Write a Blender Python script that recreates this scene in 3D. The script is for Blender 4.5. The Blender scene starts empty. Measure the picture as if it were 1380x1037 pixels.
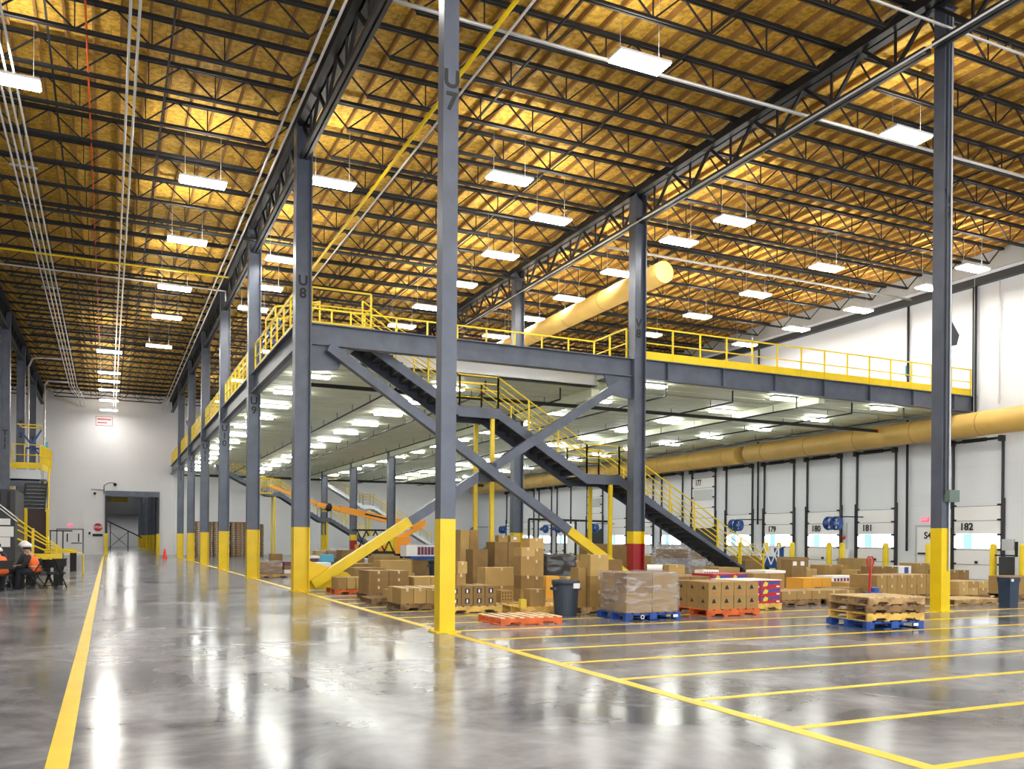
import bpy, bmesh, math, random
from math import sin, cos, pi, atan2, sqrt, hypot, atan
from mathutils import Vector, Matrix, Euler
random.seed(7)
sc = bpy.context.scene
COL = sc.collection

# ------------------------------------------------------------------ camera
F_PX = 1170.0; YAW = atan(545/1170.0); ROLL = 0.0075
cam_d = bpy.data.cameras.new('camera'); cam = bpy.data.objects.new('camera', cam_d); COL.objects.link(cam)
cam_d.sensor_width = 36.0; cam_d.sensor_fit = 'HORIZONTAL'
cam_d.lens = 36.0*F_PX/1380.0
cam_d.shift_y = (728.8-518.5)/1380.0
cam_d.clip_start = 0.1; cam_d.clip_end = 400
cam.location = (0, 0, 1.5)
cam.rotation_mode = 'QUATERNION'
cam.rotation_quaternion = (Euler((pi/2, 0, -YAW)).to_quaternion() @ Euler((0, 0, ROLL)).to_quaternion())
sc.camera = cam

# ------------------------------------------------------------------ world, exposure
w = bpy.data.worlds.new('world'); sc.world = w; w.use_nodes = True
bg = w.node_tree.nodes['Background']; bg.inputs[0].default_value = (0.95, 0.97, 1.0, 1); bg.inputs[1].default_value = 2.2
sc.view_settings.view_transform = 'Standard'; sc.view_settings.look = 'None'
sc.view_settings.exposure = 0.66; sc.view_settings.gamma = 1.0; sc.view_settings.use_curve_mapping = False
LAMP = 56.0        # radiance of a lamp diffuser
UPL = 34.0         # radiance of the glow added on lamp tops to brighten the roof deck
DECKLAMP = 32.0

# ------------------------------------------------------------------ materials
def mat(name, c, rough=0.6, metal=0.0, var=0.0, scale=3.0, c2=None, bump=0.0, emis=None, spec=None, detail=4):
    m = bpy.data.materials.new(name); m.use_nodes = True
    nt = m.node_tree; b = nt.nodes['Principled BSDF']
    b.inputs['Base Color'].default_value = (*c, 1); b.inputs['Roughness'].default_value = rough
    b.inputs['Metallic'].default_value = metal
    if spec is not None: b.inputs['Specular IOR Level'].default_value = spec
    if emis:
        b.inputs['Emission Color'].default_value = (*emis[0], 1); b.inputs['Emission Strength'].default_value = emis[1]
    if var > 0 or c2 or bump:
        tc = nt.nodes.new('ShaderNodeTexCoord'); nz = nt.nodes.new('ShaderNodeTexNoise')
        nz.inputs['Scale'].default_value = scale; nz.inputs['Detail'].default_value = detail
        nt.links.new(tc.outputs['Object'], nz.inputs['Vector'])
        if var > 0 or c2:
            r = nt.nodes.new('ShaderNodeValToRGB')
            a = c2 if c2 else tuple(max(0, x*(1-var)) for x in c)
            d = c if c2 else tuple(min(1, x*(1+var)) for x in c)
            r.color_ramp.elements[0].position = 0.35; r.color_ramp.elements[1].position = 0.65
            r.color_ramp.elements[0].color = (*a, 1); r.color_ramp.elements[1].color = (*d, 1)
            nt.links.new(nz.outputs['Fac'], r.inputs[0]); nt.links.new(r.outputs[0], b.inputs['Base Color'])
        if bump:
            bp = nt.nodes.new('ShaderNodeBump'); bp.inputs['Strength'].default_value = bump; bp.inputs['Distance'].default_value = 0.02
            nt.links.new(nz.outputs['Fac'], bp.inputs['Height']); nt.links.new(bp.outputs[0], b.inputs['Normal'])
    return m

M = {}
M['grey'] = mat('blue_grey_steel_paint', (0.085, 0.10, 0.135), 0.36, 0.1, 0.14, 2.0)
M['yellow'] = mat('safety_yellow_paint', (0.78, 0.56, 0.0), 0.4, 0, 0.05, 2.0)
M['red'] = mat('dark_red_paint', (0.30, 0.008, 0.012), 0.4)
M['black'] = mat('black_primed_steel', (0.006, 0.006, 0.007), 0.6)
M['dark'] = mat('dark_grey_steel', (0.028, 0.030, 0.035), 0.5)
M['char'] = mat('stencil_black', (0.01, 0.01, 0.012), 0.6)
M['galv'] = mat('galvanised_conduit', (0.68, 0.68, 0.66), 0.35, 0.5)
M['silver'] = mat('pale_grey_metal', (0.5, 0.52, 0.54), 0.4, 0.4)
M['whitep'] = mat('white_paint', (0.8, 0.8, 0.8), 0.5)
M['redpipe'] = mat('red_orange_pipe', (0.65, 0.09, 0.02), 0.5)
M['blue'] = mat('blue_painted_metal', (0.012, 0.07, 0.28), 0.4)
M['bluep'] = mat('blue_pallet_paint', (0.01, 0.065, 0.30), 0.6, 0, 0.25, 6)
M['orangep'] = mat('orange_pallet_paint', (0.62, 0.12, 0.02), 0.65, 0, 0.2, 6)
M['orangetop'] = mat('worn_pale_orange_board', (0.85, 0.60, 0.38), 0.7, 0, 0.25, 5)  # orange boards with the paleness of overhead light put into the colour
M['woodp'] = mat('pallet_wood', (0.42, 0.27, 0.12), 0.8, 0, 0.3, 7)
M['woodpale'] = mat('pale_pallet_wood', (0.62, 0.46, 0.24), 0.8, 0, 0.2, 7)
M['wooddk'] = mat('weathered_pallet_wood', (0.22, 0.13, 0.06), 0.85, 0, 0.35, 7)
M['yellowp'] = mat('yellow_pallet_wood', (0.68, 0.44, 0.10), 0.8, 0, 0.2, 7)
M['kraft'] = mat('kraft_cardboard', (0.34, 0.215, 0.07), 0.75, 0, 0.08, 2.5)
M['kraft2'] = mat('dark_kraft_cardboard', (0.235, 0.14, 0.045), 0.75, 0, 0.1, 2.5)
M['kraft3'] = mat('light_kraft_cardboard', (0.46, 0.31, 0.105), 0.75, 0, 0.07, 2.5)
M['tape'] = mat('packing_tape', (0.62, 0.48, 0.30), 0.3)
M['amber'] = mat('orange_yellow_cardboard', (0.75, 0.38, 0.04), 0.7)
M['redbox'] = mat('printed_red_carton', (0.42, 0.015, 0.03), 0.55)
M['bluebox'] = mat('printed_blue_band', (0.03, 0.07, 0.33), 0.55)
M['yelbox'] = mat('printed_yellow_blob', (0.75, 0.55, 0.05), 0.55)
M['paper'] = mat('white_paper', (0.82, 0.82, 0.80), 0.6)
M['teal'] = mat('teal_plastic', (0.05, 0.38, 0.38), 0.4)
M['cyan'] = mat('cyan_plastic_film', (0.08, 0.42, 0.62), 0.35)
M['purple'] = mat('maroon_print', (0.16, 0.04, 0.09), 0.6)
M['browncab'] = mat('dark_brown_cabinet_paint', (0.05, 0.03, 0.03), 0.6)
M['bin'] = mat('navy_grey_plastic', (0.035, 0.05, 0.075), 0.45)
M['bluebin'] = mat('dark_blue_plastic', (0.022, 0.045, 0.085), 0.35)
M['blackwrap'] = mat('black_stretch_film', (0.05, 0.05, 0.05), 0.18, 0, 0, 1)
M['orange'] = mat('orange_machine_paint', (0.85, 0.33, 0.01), 0.4)
M['rubber'] = mat('black_rubber', (0.015, 0.015, 0.015), 0.8)
M['vest'] = mat('hi_vis_orange_cloth', (0.95, 0.16, 0.02), 0.7)
M['skin'] = mat('skin', (0.50, 0.30, 0.21), 0.6)
M['cloth'] = mat('dark_work_clothes', (0.02, 0.022, 0.028), 0.8)
M['hat'] = mat('white_hard_hat', (0.82, 0.82, 0.84), 0.3)
M['hair'] = mat('dark_hair', (0.02, 0.014, 0.01), 0.7)
M['cone'] = mat('red_cone_plastic', (0.8, 0.05, 0.02), 0.4)
M['signred'] = mat('sign_red', (0.45, 0.01, 0.015), 0.5)
M['signpink'] = mat('faded_red_print', (0.62, 0.20, 0.25), 0.5)
M['exit'] = mat('exit_sign_red', (0.8, 0.05, 0.10), 0.5, emis=((1, 0.08, 0.2), 0.8))
M['duct'] = mat('tan_fabric_duct', (0.62, 0.40, 0.10), 0.55, 0, 0.06, 1.2)
M['wallw'] = mat('white_insulated_panel', (0.78, 0.80, 0.83), 0.5)
M['green'] = mat('grey_green_box', (0.12, 0.17, 0.15), 0.5)
M['purlin'] = mat('brown_wood_purlin', (0.30, 0.155, 0.035), 0.8, 0, 0.15, 3)
M['day'] = mat('daylight_window', (0.8, 0.85, 0.9), 0.3, emis=((0.80, 0.90, 1.0), 2.6))
M['dayblue'] = mat('blue_sky_window', (0.3, 0.5, 0.8), 0.3, emis=((0.25, 0.45, 1.0), 0.9))
M['lamp'] = mat('lamp_diffuser', (1, 1, 1), 0.5, emis=((1.0, 0.97, 0.90), LAMP))
M['uplight'] = mat('lamp_uplight_slot', (1, 1, 1), 0.5, emis=((1.0, 0.95, 0.86), UPL))
M['decklamp'] = mat('deck_lamp_diffuser', (1, 1, 1), 0.5, emis=((1.0, 1.0, 0.94), DECKLAMP))

def wrap_mat():
    m = bpy.data.materials.new('clear_stretch_wrap'); m.use_nodes = True; nt = m.node_tree
    for n in list(nt.nodes): nt.nodes.remove(n)
    o = nt.nodes.new('ShaderNodeOutputMaterial'); mx = nt.nodes.new('ShaderNodeMixShader')
    t = nt.nodes.new('ShaderNodeBsdfTransparent'); t.inputs[0].default_value = (0.93, 0.93, 0.95, 1)
    p = nt.nodes.new('ShaderNodeBsdfPrincipled'); p.inputs['Base Color'].default_value = (0.72, 0.68, 0.68, 1)
    p.inputs['Roughness'].default_value = 0.13
    tc = nt.nodes.new('ShaderNodeTexCoord'); mp = nt.nodes.new('ShaderNodeMapping'); mp.inputs['Scale'].default_value = (1.6, 1.6, 6)
    nz = nt.nodes.new('ShaderNodeTexNoise'); nz.inputs['Scale'].default_value = 2.2; nz.inputs['Detail'].default_value = 5; nz.inputs['Distortion'].default_value = 0.7
    bp = nt.nodes.new('ShaderNodeBump'); bp.inputs['Strength'].default_value = 0.9; bp.inputs['Distance'].default_value = 0.05
    r = nt.nodes.new('ShaderNodeMapRange'); r.inputs[1].default_value = 0.42; r.inputs[2].default_value = 0.72; r.inputs[3].default_value = 0.12; r.inputs[4].default_value = 0.55
    L = nt.links.new
    L(tc.outputs['Object'], mp.inputs[0]); L(mp.outputs[0], nz.inputs['Vector']); L(nz.outputs['Fac'], bp.inputs['Height']); L(bp.outputs[0], p.inputs['Normal'])
    L(nz.outputs['Fac'], r.inputs[0]); L(r.outputs[0], mx.inputs[0]); L(t.outputs[0], mx.inputs[1]); L(p.outputs[0], mx.inputs[2]); L(mx.outputs[0], o.inputs[0])
    return m
M['wrap'] = wrap_mat()

def floor_mat():
    m = bpy.data.materials.new('polished_concrete'); m.use_nodes = True; nt = m.node_tree; b = nt.nodes['Principled BSDF']; L = nt.links.new
    tc = nt.nodes.new('ShaderNodeTexCoord')
    n1 = nt.nodes.new('ShaderNodeTexNoise'); n1.inputs['Scale'].default_value = 0.55; n1.inputs['Detail'].default_value = 8; n1.inputs['Roughness'].default_value = 0.65; n1.inputs['Distortion'].default_value = 0.6
    n2 = nt.nodes.new('ShaderNodeTexNoise'); n2.inputs['Scale'].default_value = 4.0; n2.inputs['Detail'].default_value = 6
    L(tc.outputs['Object'], n1.inputs['Vector']); L(tc.outputs['Object'], n2.inputs['Vector'])
    r = nt.nodes.new('ShaderNodeValToRGB'); e = r.color_ramp.elements
    e[0].position = 0.38; e[0].color = (0.10, 0.104, 0.122, 1); e[1].position = 0.62; e[1].color = (0.26, 0.268, 0.30, 1)
    L(n1.outputs['Fac'], r.inputs[0])
    mx = nt.nodes.new('ShaderNodeMix'); mx.data_type = 'RGBA'; mx.blend_type = 'OVERLAY'; mx.inputs[0].default_value = 0.35
    L(r.outputs[0], mx.inputs[6]); L(n2.outputs['Fac'], mx.inputs[7]); L(mx.outputs[2], b.inputs['Base Color'])
    rr = nt.nodes.new('ShaderNodeMapRange'); rr.inputs[1].default_value = 0.3; rr.inputs[2].default_value = 0.7; rr.inputs[3].default_value = 0.11; rr.inputs[4].default_value = 0.22
    L(n1.outputs['Fac'], rr.inputs[0]); L(rr.outputs[0], b.inputs['Roughness'])
    b.inputs['Specular IOR Level'].default_value = 0.30; b.inputs['IOR'].default_value = 1.36
    bp = nt.nodes.new('ShaderNodeBump'); bp.inputs['Strength'].default_value = 0.10; bp.inputs['Distance'].default_value = 0.01
    n3 = nt.nodes.new('ShaderNodeTexNoise'); n3.inputs['Scale'].default_value = 1.6; n3.inputs['Detail'].default_value = 3
    L(tc.outputs['Object'], n3.inputs['Vector']); L(n3.outputs['Fac'], bp.inputs['Height']); L(bp.outputs[0], b.inputs['Normal'])
    return m
M['floor'] = floor_mat()

def osb_mat():
    m = bpy.data.materials.new('osb_roof_deck'); m.use_nodes = True; nt = m.node_tree; b = nt.nodes['Principled BSDF']; L = nt.links.new
    b.inputs['Roughness'].default_value = 0.75
    tc = nt.nodes.new('ShaderNodeTexCoord')
    n1 = nt.nodes.new('ShaderNodeTexNoise'); n1.inputs['Scale'].default_value = 7; n1.inputs['Detail'].default_value = 6; n1.inputs['Roughness'].default_value = 0.7
    L(tc.outputs['Object'], n1.inputs['Vector'])
    r = nt.nodes.new('ShaderNodeValToRGB'); e = r.color_ramp.elements
    e[0].position = 0.34; e[0].color = (0.42, 0.22, 0.022, 1); e[1].position = 0.60; e[1].color = (0.90, 0.56, 0.075, 1)
    L(n1.outputs['Fac'], r.inputs[0])
    br = nt.nodes.new('ShaderNodeTexBrick'); br.inputs['Scale'].default_value = 1.0
    br.inputs['Brick Width'].default_value = 2.44; br.inputs['Row Height'].default_value = 1.22; br.inputs['Mortar Size'].default_value = 0.004
    br.inputs['Color1'].default_value = (1, 1, 1, 1); br.inputs['Color2'].default_value = (0.80, 0.82, 0.80, 1); br.inputs['Mortar'].default_value = (0.35, 0.3, 0.2, 1)
    L(tc.outputs['Object'], br.inputs['Vector'])
    mx = nt.nodes.new('ShaderNodeMix'); mx.data_type = 'RGBA'; mx.blend_type = 'MULTIPLY'; mx.inputs[0].default_value = 1
    L(r.outputs[0], mx.inputs[6]); L(br.outputs['Color'], mx.inputs[7]); L(mx.outputs[2], b.inputs['Base Color'])
    return m
M['osb'] = osb_mat()

def seam_mat(name, c, w, h, seam, axis):
    m = bpy.data.materials.new(name); m.use_nodes = True; nt = m.node_tree; b = nt.nodes['Principled BSDF']; L = nt.links.new
    b.inputs['Roughness'].default_value = 0.42
    tc = nt.nodes.new('ShaderNodeTexCoord'); sx = nt.nodes.new('ShaderNodeSeparateXYZ'); cx = nt.nodes.new('ShaderNodeCombineXYZ')
    L(tc.outputs['Object'], sx.inputs[0]); L(sx.outputs[axis], cx.inputs[0]); L(sx.outputs[2], cx.inputs[1])
    br = nt.nodes.new('ShaderNodeTexBrick'); br.inputs['Scale'].default_value = 1.0; br.inputs['Brick Width'].default_value = w; br.inputs['Row Height'].default_value = h
    br.inputs['Mortar Size'].default_value = 0.006
    br.inputs['Color1'].default_value = (*c, 1); br.inputs['Color2'].default_value = (*[x*0.975 for x in c], 1); br.inputs['Mortar'].default_value = (*[x*seam for x in c], 1)
    L(cx.outputs[0], br.inputs['Vector']); L(br.outputs['Color'], b.inputs['Base Color'])
    return m
M['wall_far'] = seam_mat('painted_block_wall', (0.76, 0.765, 0.79), 1.6, 0.8, 0.94, 0)
M['wall_right'] = seam_mat('white_panel_wall', (0.69, 0.72, 0.765), 20.0, 1.6, 0.84, 1)
M['deckw'] = mat('cream_metal_deck', (0.74, 0.78, 0.58), 0.5, 0, 0.04, 0.6)

# ------------------------------------------------------------------ mesh builder
class MB:
    def __init__(s): s.v = []; s.f = []
    def add(s, vs, fs):
        n = len(s.v); s.v += [tuple(x) for x in vs]; s.f += [tuple(i+n for i in f) for f in fs]; return s
    def box(s, x0, x1, y0, y1, z0, z1):
        return s.add([(x0,y0,z0),(x1,y0,z0),(x1,y1,z0),(x0,y1,z0),(x0,y0,z1),(x1,y0,z1),(x1,y1,z1),(x0,y1,z1)],
              [(0,3,2,1),(4,5,6,7),(0,1,5,4),(1,2,6,5),(2,3,7,6),(3,0,4,7)])
    def bar(s, p, q, a, b=None, up=(0,0,1)):
        b = b or a; p = Vector(p); q = Vector(q); d = (q-p).normalized(); u = Vector(up)
        if abs(d.dot(u)) > 0.98: u = Vector((0,1,0))
        x = d.cross(u).normalized()*a/2; y = x.cross(d).normalized()*b/2
        vs = [p-x-y, p+x-y, p+x+y, p-x+y, q-x-y, q+x-y, q+x+y, q-x+y]
        return s.add(vs, [(0,1,2,3),(7,6,5,4),(0,4,5,1),(1,5,6,2),(2,6,7,3),(3,7,4,0)])
    def tube(s, p, q, r, n=8, r2=None):
        r2 = r if r2 is None else r2; p = Vector(p); q = Vector(q); d = (q-p).normalized(); u = Vector((0,0,1))
        if abs(d.dot(u)) > 0.98: u = Vector((0,1,0))
        x = d.cross(u).normalized(); y = x.cross(d)
        vs = [p+(x*cos(2*pi*i/n)+y*sin(2*pi*i/n))*r for i in range(n)]+[q+(x*cos(2*pi*i/n)+y*sin(2*pi*i/n))*r2 for i in range(n)]
        return s.add(vs, [(i,(i+1)%n,n+(i+1)%n,n+i) for i in range(n)]+[tuple(range(n))[::-1], tuple(range(n,2*n))])
    def path(s, pts, r, n=6):
        for a, b in zip(pts, pts[1:]): s.tube(a, b, r, n)
        return s
    def pathbar(s, pts, a, b=None):
        for p, q in zip(pts, pts[1:]): s.bar(p, q, a, b)
        return s
    def ring(s, c, nrm, R, r, N=20, n=6):
        c = Vector(c); w_ = Vector(nrm).normalized(); u = Vector((0,0,1)) if abs(w_.z) < .9 else Vector((1,0,0)); x = w_.cross(u).normalized(); y = w_.cross(x)
        pts = [c+(x*cos(2*pi*i/N)+y*sin(2*pi*i/N))*R for i in range(N+1)]
        return s.path(pts, r, n)
    def lathe(s, prof, c=(0,0,0), n=20):
        k = len(prof); vs = [(c[0]+r*cos(2*pi*i/n), c[1]+r*sin(2*pi*i/n), c[2]+z) for i in range(n) for r, z in prof]
        fs = [(i*k+j, ((i+1)%n)*k+j, ((i+1)%n)*k+j+1, i*k+j+1) for i in range(n) for j in range(k-1)]
        return s.add(vs, fs)
    def prism(s, poly, axis, a, b):   # poly in the plane normal to axis ('y': (x,z))
        n = len(poly)
        mk = {'y': lambda p,t: (p[0],t,p[1]), 'x': lambda p,t: (t,p[0],p[1]), 'z': lambda p,t: (p[0],p[1],t)}[axis]
        vs = [mk(p,a) for p in poly]+[mk(p,b) for p in poly]
        return s.add(vs, [tuple(range(n)), tuple(range(n,2*n))[::-1]]+[(i,n+i,n+(i+1)%n,(i+1)%n) for i in range(n)])
    def ball(s, c, rx, ry, rz, n=10, m=7, z0=-1.0):
        vs = []; k = m+1
        for i in range(n):
            for j in range(k):
                t = -pi/2+pi*j/m; zz = max(sin(t), z0); rr = cos(t) if sin(t) >= z0 else sqrt(max(0, 1-z0*z0))*(1+sin(t))/(1+z0+1e-6)
                vs.append((c[0]+rx*rr*cos(2*pi*i/n), c[1]+ry*rr*sin(2*pi*i/n), c[2]+rz*zz))
        return s.add(vs, [(i*k+j, ((i+1)%n)*k+j, ((i+1)%n)*k+j+1, i*k+j+1) for i in range(n) for j in range(m)])

WLOC = {}
def wloc(o):
    v = Vector((0,0,0))
    while o is not None: v += o.location; o = o.parent
    return v
def obj(name, mb, m, parent=None, local=False, smooth=False):
    me = bpy.data.meshes.new(name)
    off = wloc(parent) if (parent is not None and not local) else Vector((0,0,0))
    me.from_pydata([(x-off.x, y-off.y, z-off.z) for x, y, z in mb.v], [], mb.f); me.update()
    bm = bmesh.new(); bm.from_mesh(me); bmesh.ops.recalc_face_normals(bm, faces=bm.faces); bm.to_mesh(me); bm.free()
    me.materials.append(M[m] if isinstance(m, str) else m)
    if smooth:
        for p in me.polygons: p.use_smooth = True
    o = bpy.data.objects.new(name, me); COL.objects.link(o)
    if parent is not None: o.parent = parent
    return o
def tag(o, label, cat, group=None):
    o['label'] = label; o['category'] = cat
    if group: o['group'] = group
    return o
def struct(name, mb, m, smooth=False):
    o = obj(name, mb, m, None, smooth=smooth); o['kind'] = 'structure'; return o
def thing(name, label, cat, loc=(0,0,0), group=None, rz=0.0):
    o = bpy.data.objects.new(name, None); COL.objects.link(o); o.location = loc; o.rotation_euler = (0,0,rz); o.empty_display_size = 0.2
    return tag(o, label, cat, group)
def dup(root, loc, rz=None, label=None, group=None):
    r = root.copy(); COL.objects.link(r); r.location = loc
    if rz is not None: r.rotation_euler = (0,0,rz)
    if label: r['label'] = label
    if group: r['group'] = group
    for ch in list(root.children):
        c = ch.copy(); COL.objects.link(c); c.parent = r
        for g in list(ch.children):
            d = g.copy(); COL.objects.link(d); d.parent = c
    return r
def single(name, mb, m, label, cat, group=None, smooth=False):
    return tag(obj(name, mb, m, None, smooth=smooth), label, cat, group)
_dg = None
def text(name, s, size, loc, rot, m, parent, align='CENTER', xs=1.0, ext=0.004):
    cu = bpy.data.curves.new(name, 'FONT'); cu.body = s; cu.size = size; cu.align_x = align; cu.align_y = 'CENTER'; cu.extrude = ext; cu.offset = 0.028*size
    cu.resolution_u = 3
    t = bpy.data.objects.new(name, cu); COL.objects.link(t)
    me = bpy.data.meshes.new_from_object(t.evaluated_get(bpy.context.evaluated_depsgraph_get()))
    bpy.data.objects.remove(t); bpy.data.curves.remove(cu)
    R = Euler(rot).to_matrix().to_4x4()
    off = wloc(parent) if parent is not None else Vector((0,0,0))
    me.transform(Matrix.Translation(Vector(loc)-off) @ R @ Matrix.Diagonal((xs,1,1,1)))
    me.materials.clear(); me.materials.append(M[m])
    o = bpy.data.objects.new(name, me); COL.objects.link(o)
    if parent is not None: o.parent = parent
    return o
FY = (pi/2, 0, 0)        # text facing -Y
FX = (pi/2, 0, -pi/2)    # text facing -X
ORD = ['first','second','third','fourth','fifth','sixth','seventh','eighth','ninth','tenth','eleventh','twelfth','thirteenth','fourteenth','fifteenth','sixteenth','seventeenth','eighteenth','nineteenth','twentieth']

# ------------------------------------------------------------------ setting
XR = 33.4; YF = 81.3; XL = -14.0; YB = -9.0; ZD = 13.82
DX0, DX1, DZ = -0.12, 3.95, 5.25
struct('floor', MB().box(XL, XR+0.3, YB, 160, -0.3, 0), 'floor')
struct('ceiling', MB().box(XL, XR+0.3, YB, YF+0.2, ZD, ZD+0.25), 'osb')
b = MB(); b.box(XL, DX0, YF, YF+0.3, 0, ZD); b.box(DX1, XR+0.3, YF, YF+0.3, 0, ZD); b.box(DX0, DX1, YF, YF+0.3, DZ, ZD)
struct('wall_back', b, 'wall_far')
struct('wall_left', MB().box(XL-0.3, XL, YB, 160, 0, ZD), 'wall_far')
struct('wall_right', MB().box(XR, XR+0.3, YB, YF+0.3, 0, ZD), 'wall_right')
# passage beyond the far doorway
struct('ceiling.001', MB().box(XL, XR, YF+0.35, 160, 9.6, 9.9), 'dark')
struct('wall_far', MB().box(XL, XR, 159.7, 160, 0, 9.6), 'wall_far')
struct('wall_passage', MB().box(11, 11.3, YF+0.35, 159.7, 0, 9.6), 'grey')
# pale parapet band and dark ledger pipe along the top of the dock wall
struct('trim_1', MB().box(XR-0.12, XR, YB, YF, 12.95, 13.78), 'silver')
struct('trim_2', MB().box(XR-0.30, XR-0.02, YB, YF, 12.42, 12.72), 'dark')
struct('trim_3', MB().box(3.95+1.35, 5.6, YF-0.12, YF, 0, 13.0), 'wallw')
struct('baseboard_back', MB().box(XL, DX0-0.2, YF-0.03, YF, 0, 0.12), 'silver')

# wood purlins under the deck, one by one
k = 0; x = -13.2
pur = None
while x < XR:
    if not pur:
        pur = single('wood_purlin', MB().box(-0.028, 0.028, YB, YF-0.02, -0.15, -0.002), 'purlin', 'brown timber purlin under roof deck left of column row T', 'purlin', 'timber purlins left of row T')
        pur.location = (x, 0, ZD)
    else:
        c = pur.copy(); COL.objects.link(c); c.location = (x, 0, ZD)
        if x > -4.9:
            bay = 0 if x < 5.05 else 1 if x < 16.6 else 2; del c['group']
            i_ = int((x-(-4.9,5.05,16.6)[bay])/0.61); nm_ = ORD[i_] if i_ < 20 else 'twenty-'+(ORD[i_-20] if i_ > 20 else 'zeroth')
            c['label'] = 'brown timber purlin under roof deck, %s from left %s' % (nm_, ('above the aisle','between U and V girders','between V girder and dock wall')[bay])
    x += 0.61

# ------------------------------------------------------------------ roof steel
YU = [1.4, 13.3, 25.2, 34.3, 43.5, 52.6, 61.6, 70.8, YF-0.2]
YV = [1.4, 13.5, 25.2, 34.8, 44.3, 53.6, 63.0, 72.5, YF-0.2]
XU, XV, XT = 5.03, 16.42, -4.92
ZTC, ZBC = 13.50, 12.45
def joist(x0, x1, label, group):
    t = thing('roof_joist', label, 'joist', (0,0,0), group)
    L = x1-x0; zt, zb = ZTC+0.12, 12.92
    a = MB()
    for s in (-0.045, 0.045): a.bar((x0,s,zt),(x1,s,zt),0.05,0.09)
    obj('top_chord', a, 'black', t)
    a = MB(); xb0, xb1 = x0+0.85, x1-0.85
    for s in (-0.04, 0.04): a.bar((xb0,s,zb),(xb1,s,zb),0.045,0.07)
    obj('bottom_chord', a, 'black', t)
    a = MB(); n = max(4, round((xb1-xb0)/1.5)); st = (xb1-xb0)/n
    a.bar((x0+0.15,0,zt),(xb0,0,zb),0.035); a.bar((x1-0.15,0,zt),(xb1,0,zb),0.035)
    for i in range(n):
        xm = xb0+(i+.5)*st
        a.bar((xb0+i*st,0,zb),(xm,0,zt),0.036); a.bar((xm,0,zt),(xb0+(i+1)*st,0,zb),0.036)
        if i: a.bar((xb0+i*st,0,zb),(xb0+i*st,0,zt),0.028)
    obj('web', a, 'black', t)
    return t
bays = [(XT,XU,'black web joist above the left aisle','joists above the aisle', 12),
        (XU,XV,'black web joist between the U and V girders','joists between the middle girders', 1),
        (XV,XR-0.05,'black web joist from V girder to dock wall','joists above the dock side', -1)]
for x0,x1,lab,grp,ys in bays:
    proto = None; j = -3
    while True:
        y = 13.95+1.98*j; j += 1
        if y > YF-0.3: break
        if y < ys: continue
        cn = [q for q in range(len(YU)) if YU[q] <= y]
        ln = cn[-1] if cn else 0; nth = len([q for q in range(-3,j) if YU[ln] <= 13.95+1.98*q < y+.01 and 13.95+1.98*q >= YU[ln]])
        lab2 = lab + (', %s past the %s column line' % (ORD[max(0,nth-1)], ORD[ln-1]) if ln else ', %s from the front edge of view' % ORD[max(0,nth-1)])
        if proto is None: proto = joist(x0+0.1, x1-0.1, lab2, None); proto.location = (0,y,0)
        else: dup(proto, (0,y,0), None, lab2)
proto = None
for j in range(15, 34):
    y = 13.95+1.98*j
    if y > YF-0.3: break
    lb = 'black web joist left of column row T, %s from the front' % ORD[j-15]
    if proto is None: proto = joist(XL+0.1, XT-0.1, lb, None); proto.location = (0,y,0)
    else: dup(proto, (0,y,0), None, lb)

def girder(x, y0, y1, label, group=None):
    t = thing('roof_girder', label, 'girder', (x,(y0+y1)/2,ZBC), group)
    a = MB()
    for s in (-0.13, 0.13): a.bar((x+s,y0,ZTC-0.05),(x+s,y1,ZTC-0.05),0.20,0.24)
    obj('top_chord', a, 'black', t)
    a = MB()
    for s in (-0.07, 0.07): a.bar((x+s,y0+0.1,ZBC),(x+s,y1-0.1,ZBC),0.09,0.13)
    obj('bottom_chord', a, 'dark', t)
    a = MB(); n = max(3, round((y1-y0)/1.98)); st = (y1-y0)/n
    for i in range(n):
        ym = y0+(i+.5)*st
        a.bar((x,y0+i*st,ZTC-0.1),(x,ym,ZBC),0.075); a.bar((x,ym,ZBC),(x,y0+(i+1)*st,ZTC-0.1),0.075)
        a.bar((x,ym,ZBC),(x,ym,ZTC-0.1),0.05)
    obj('web', a, 'black', t)
    return t
for x, ys, nm, i0, let in ((XU,YU,'aisle-side',0,'U'),(XV,YV,'middle',0,'V'),(XT,YU,'far left',4,'T')):
    for i in range(i0, 8):
        near = 'in front of' if i == 0 else 'just past'
        girder(x, ys[i], ys[i+1], f'black deep truss girder of the {nm} line, {"before" if i==0 else "just beyond"} column {let}{7 if i==0 else i+6}')

def bridging(x, label):
    single('joist_bridging', MB().bar((x,14 if x>0 else 20,13.30),(x,YF-0.5,13.30),0.05,0.05), 'black', label, 'bridging bar')
for x, l in ((-1.34,'thin black bridging bar above left of the aisle centre'),(1.3,'thin black bridging bar above right of the aisle centre'),
             (9.3,'thin black bridging bar left of centre between middle girders'),(12.6,'thin black bridging bar right of centre between middle girders'),
             (20.8,'thin black bridging bar nearest the right of the middle girder'),(25.0,'thin black bridging bar halfway from middle girder to dock wall'),(29.2,'thin black bridging bar nearest the dock wall')):
    bridging(x, l)

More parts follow.
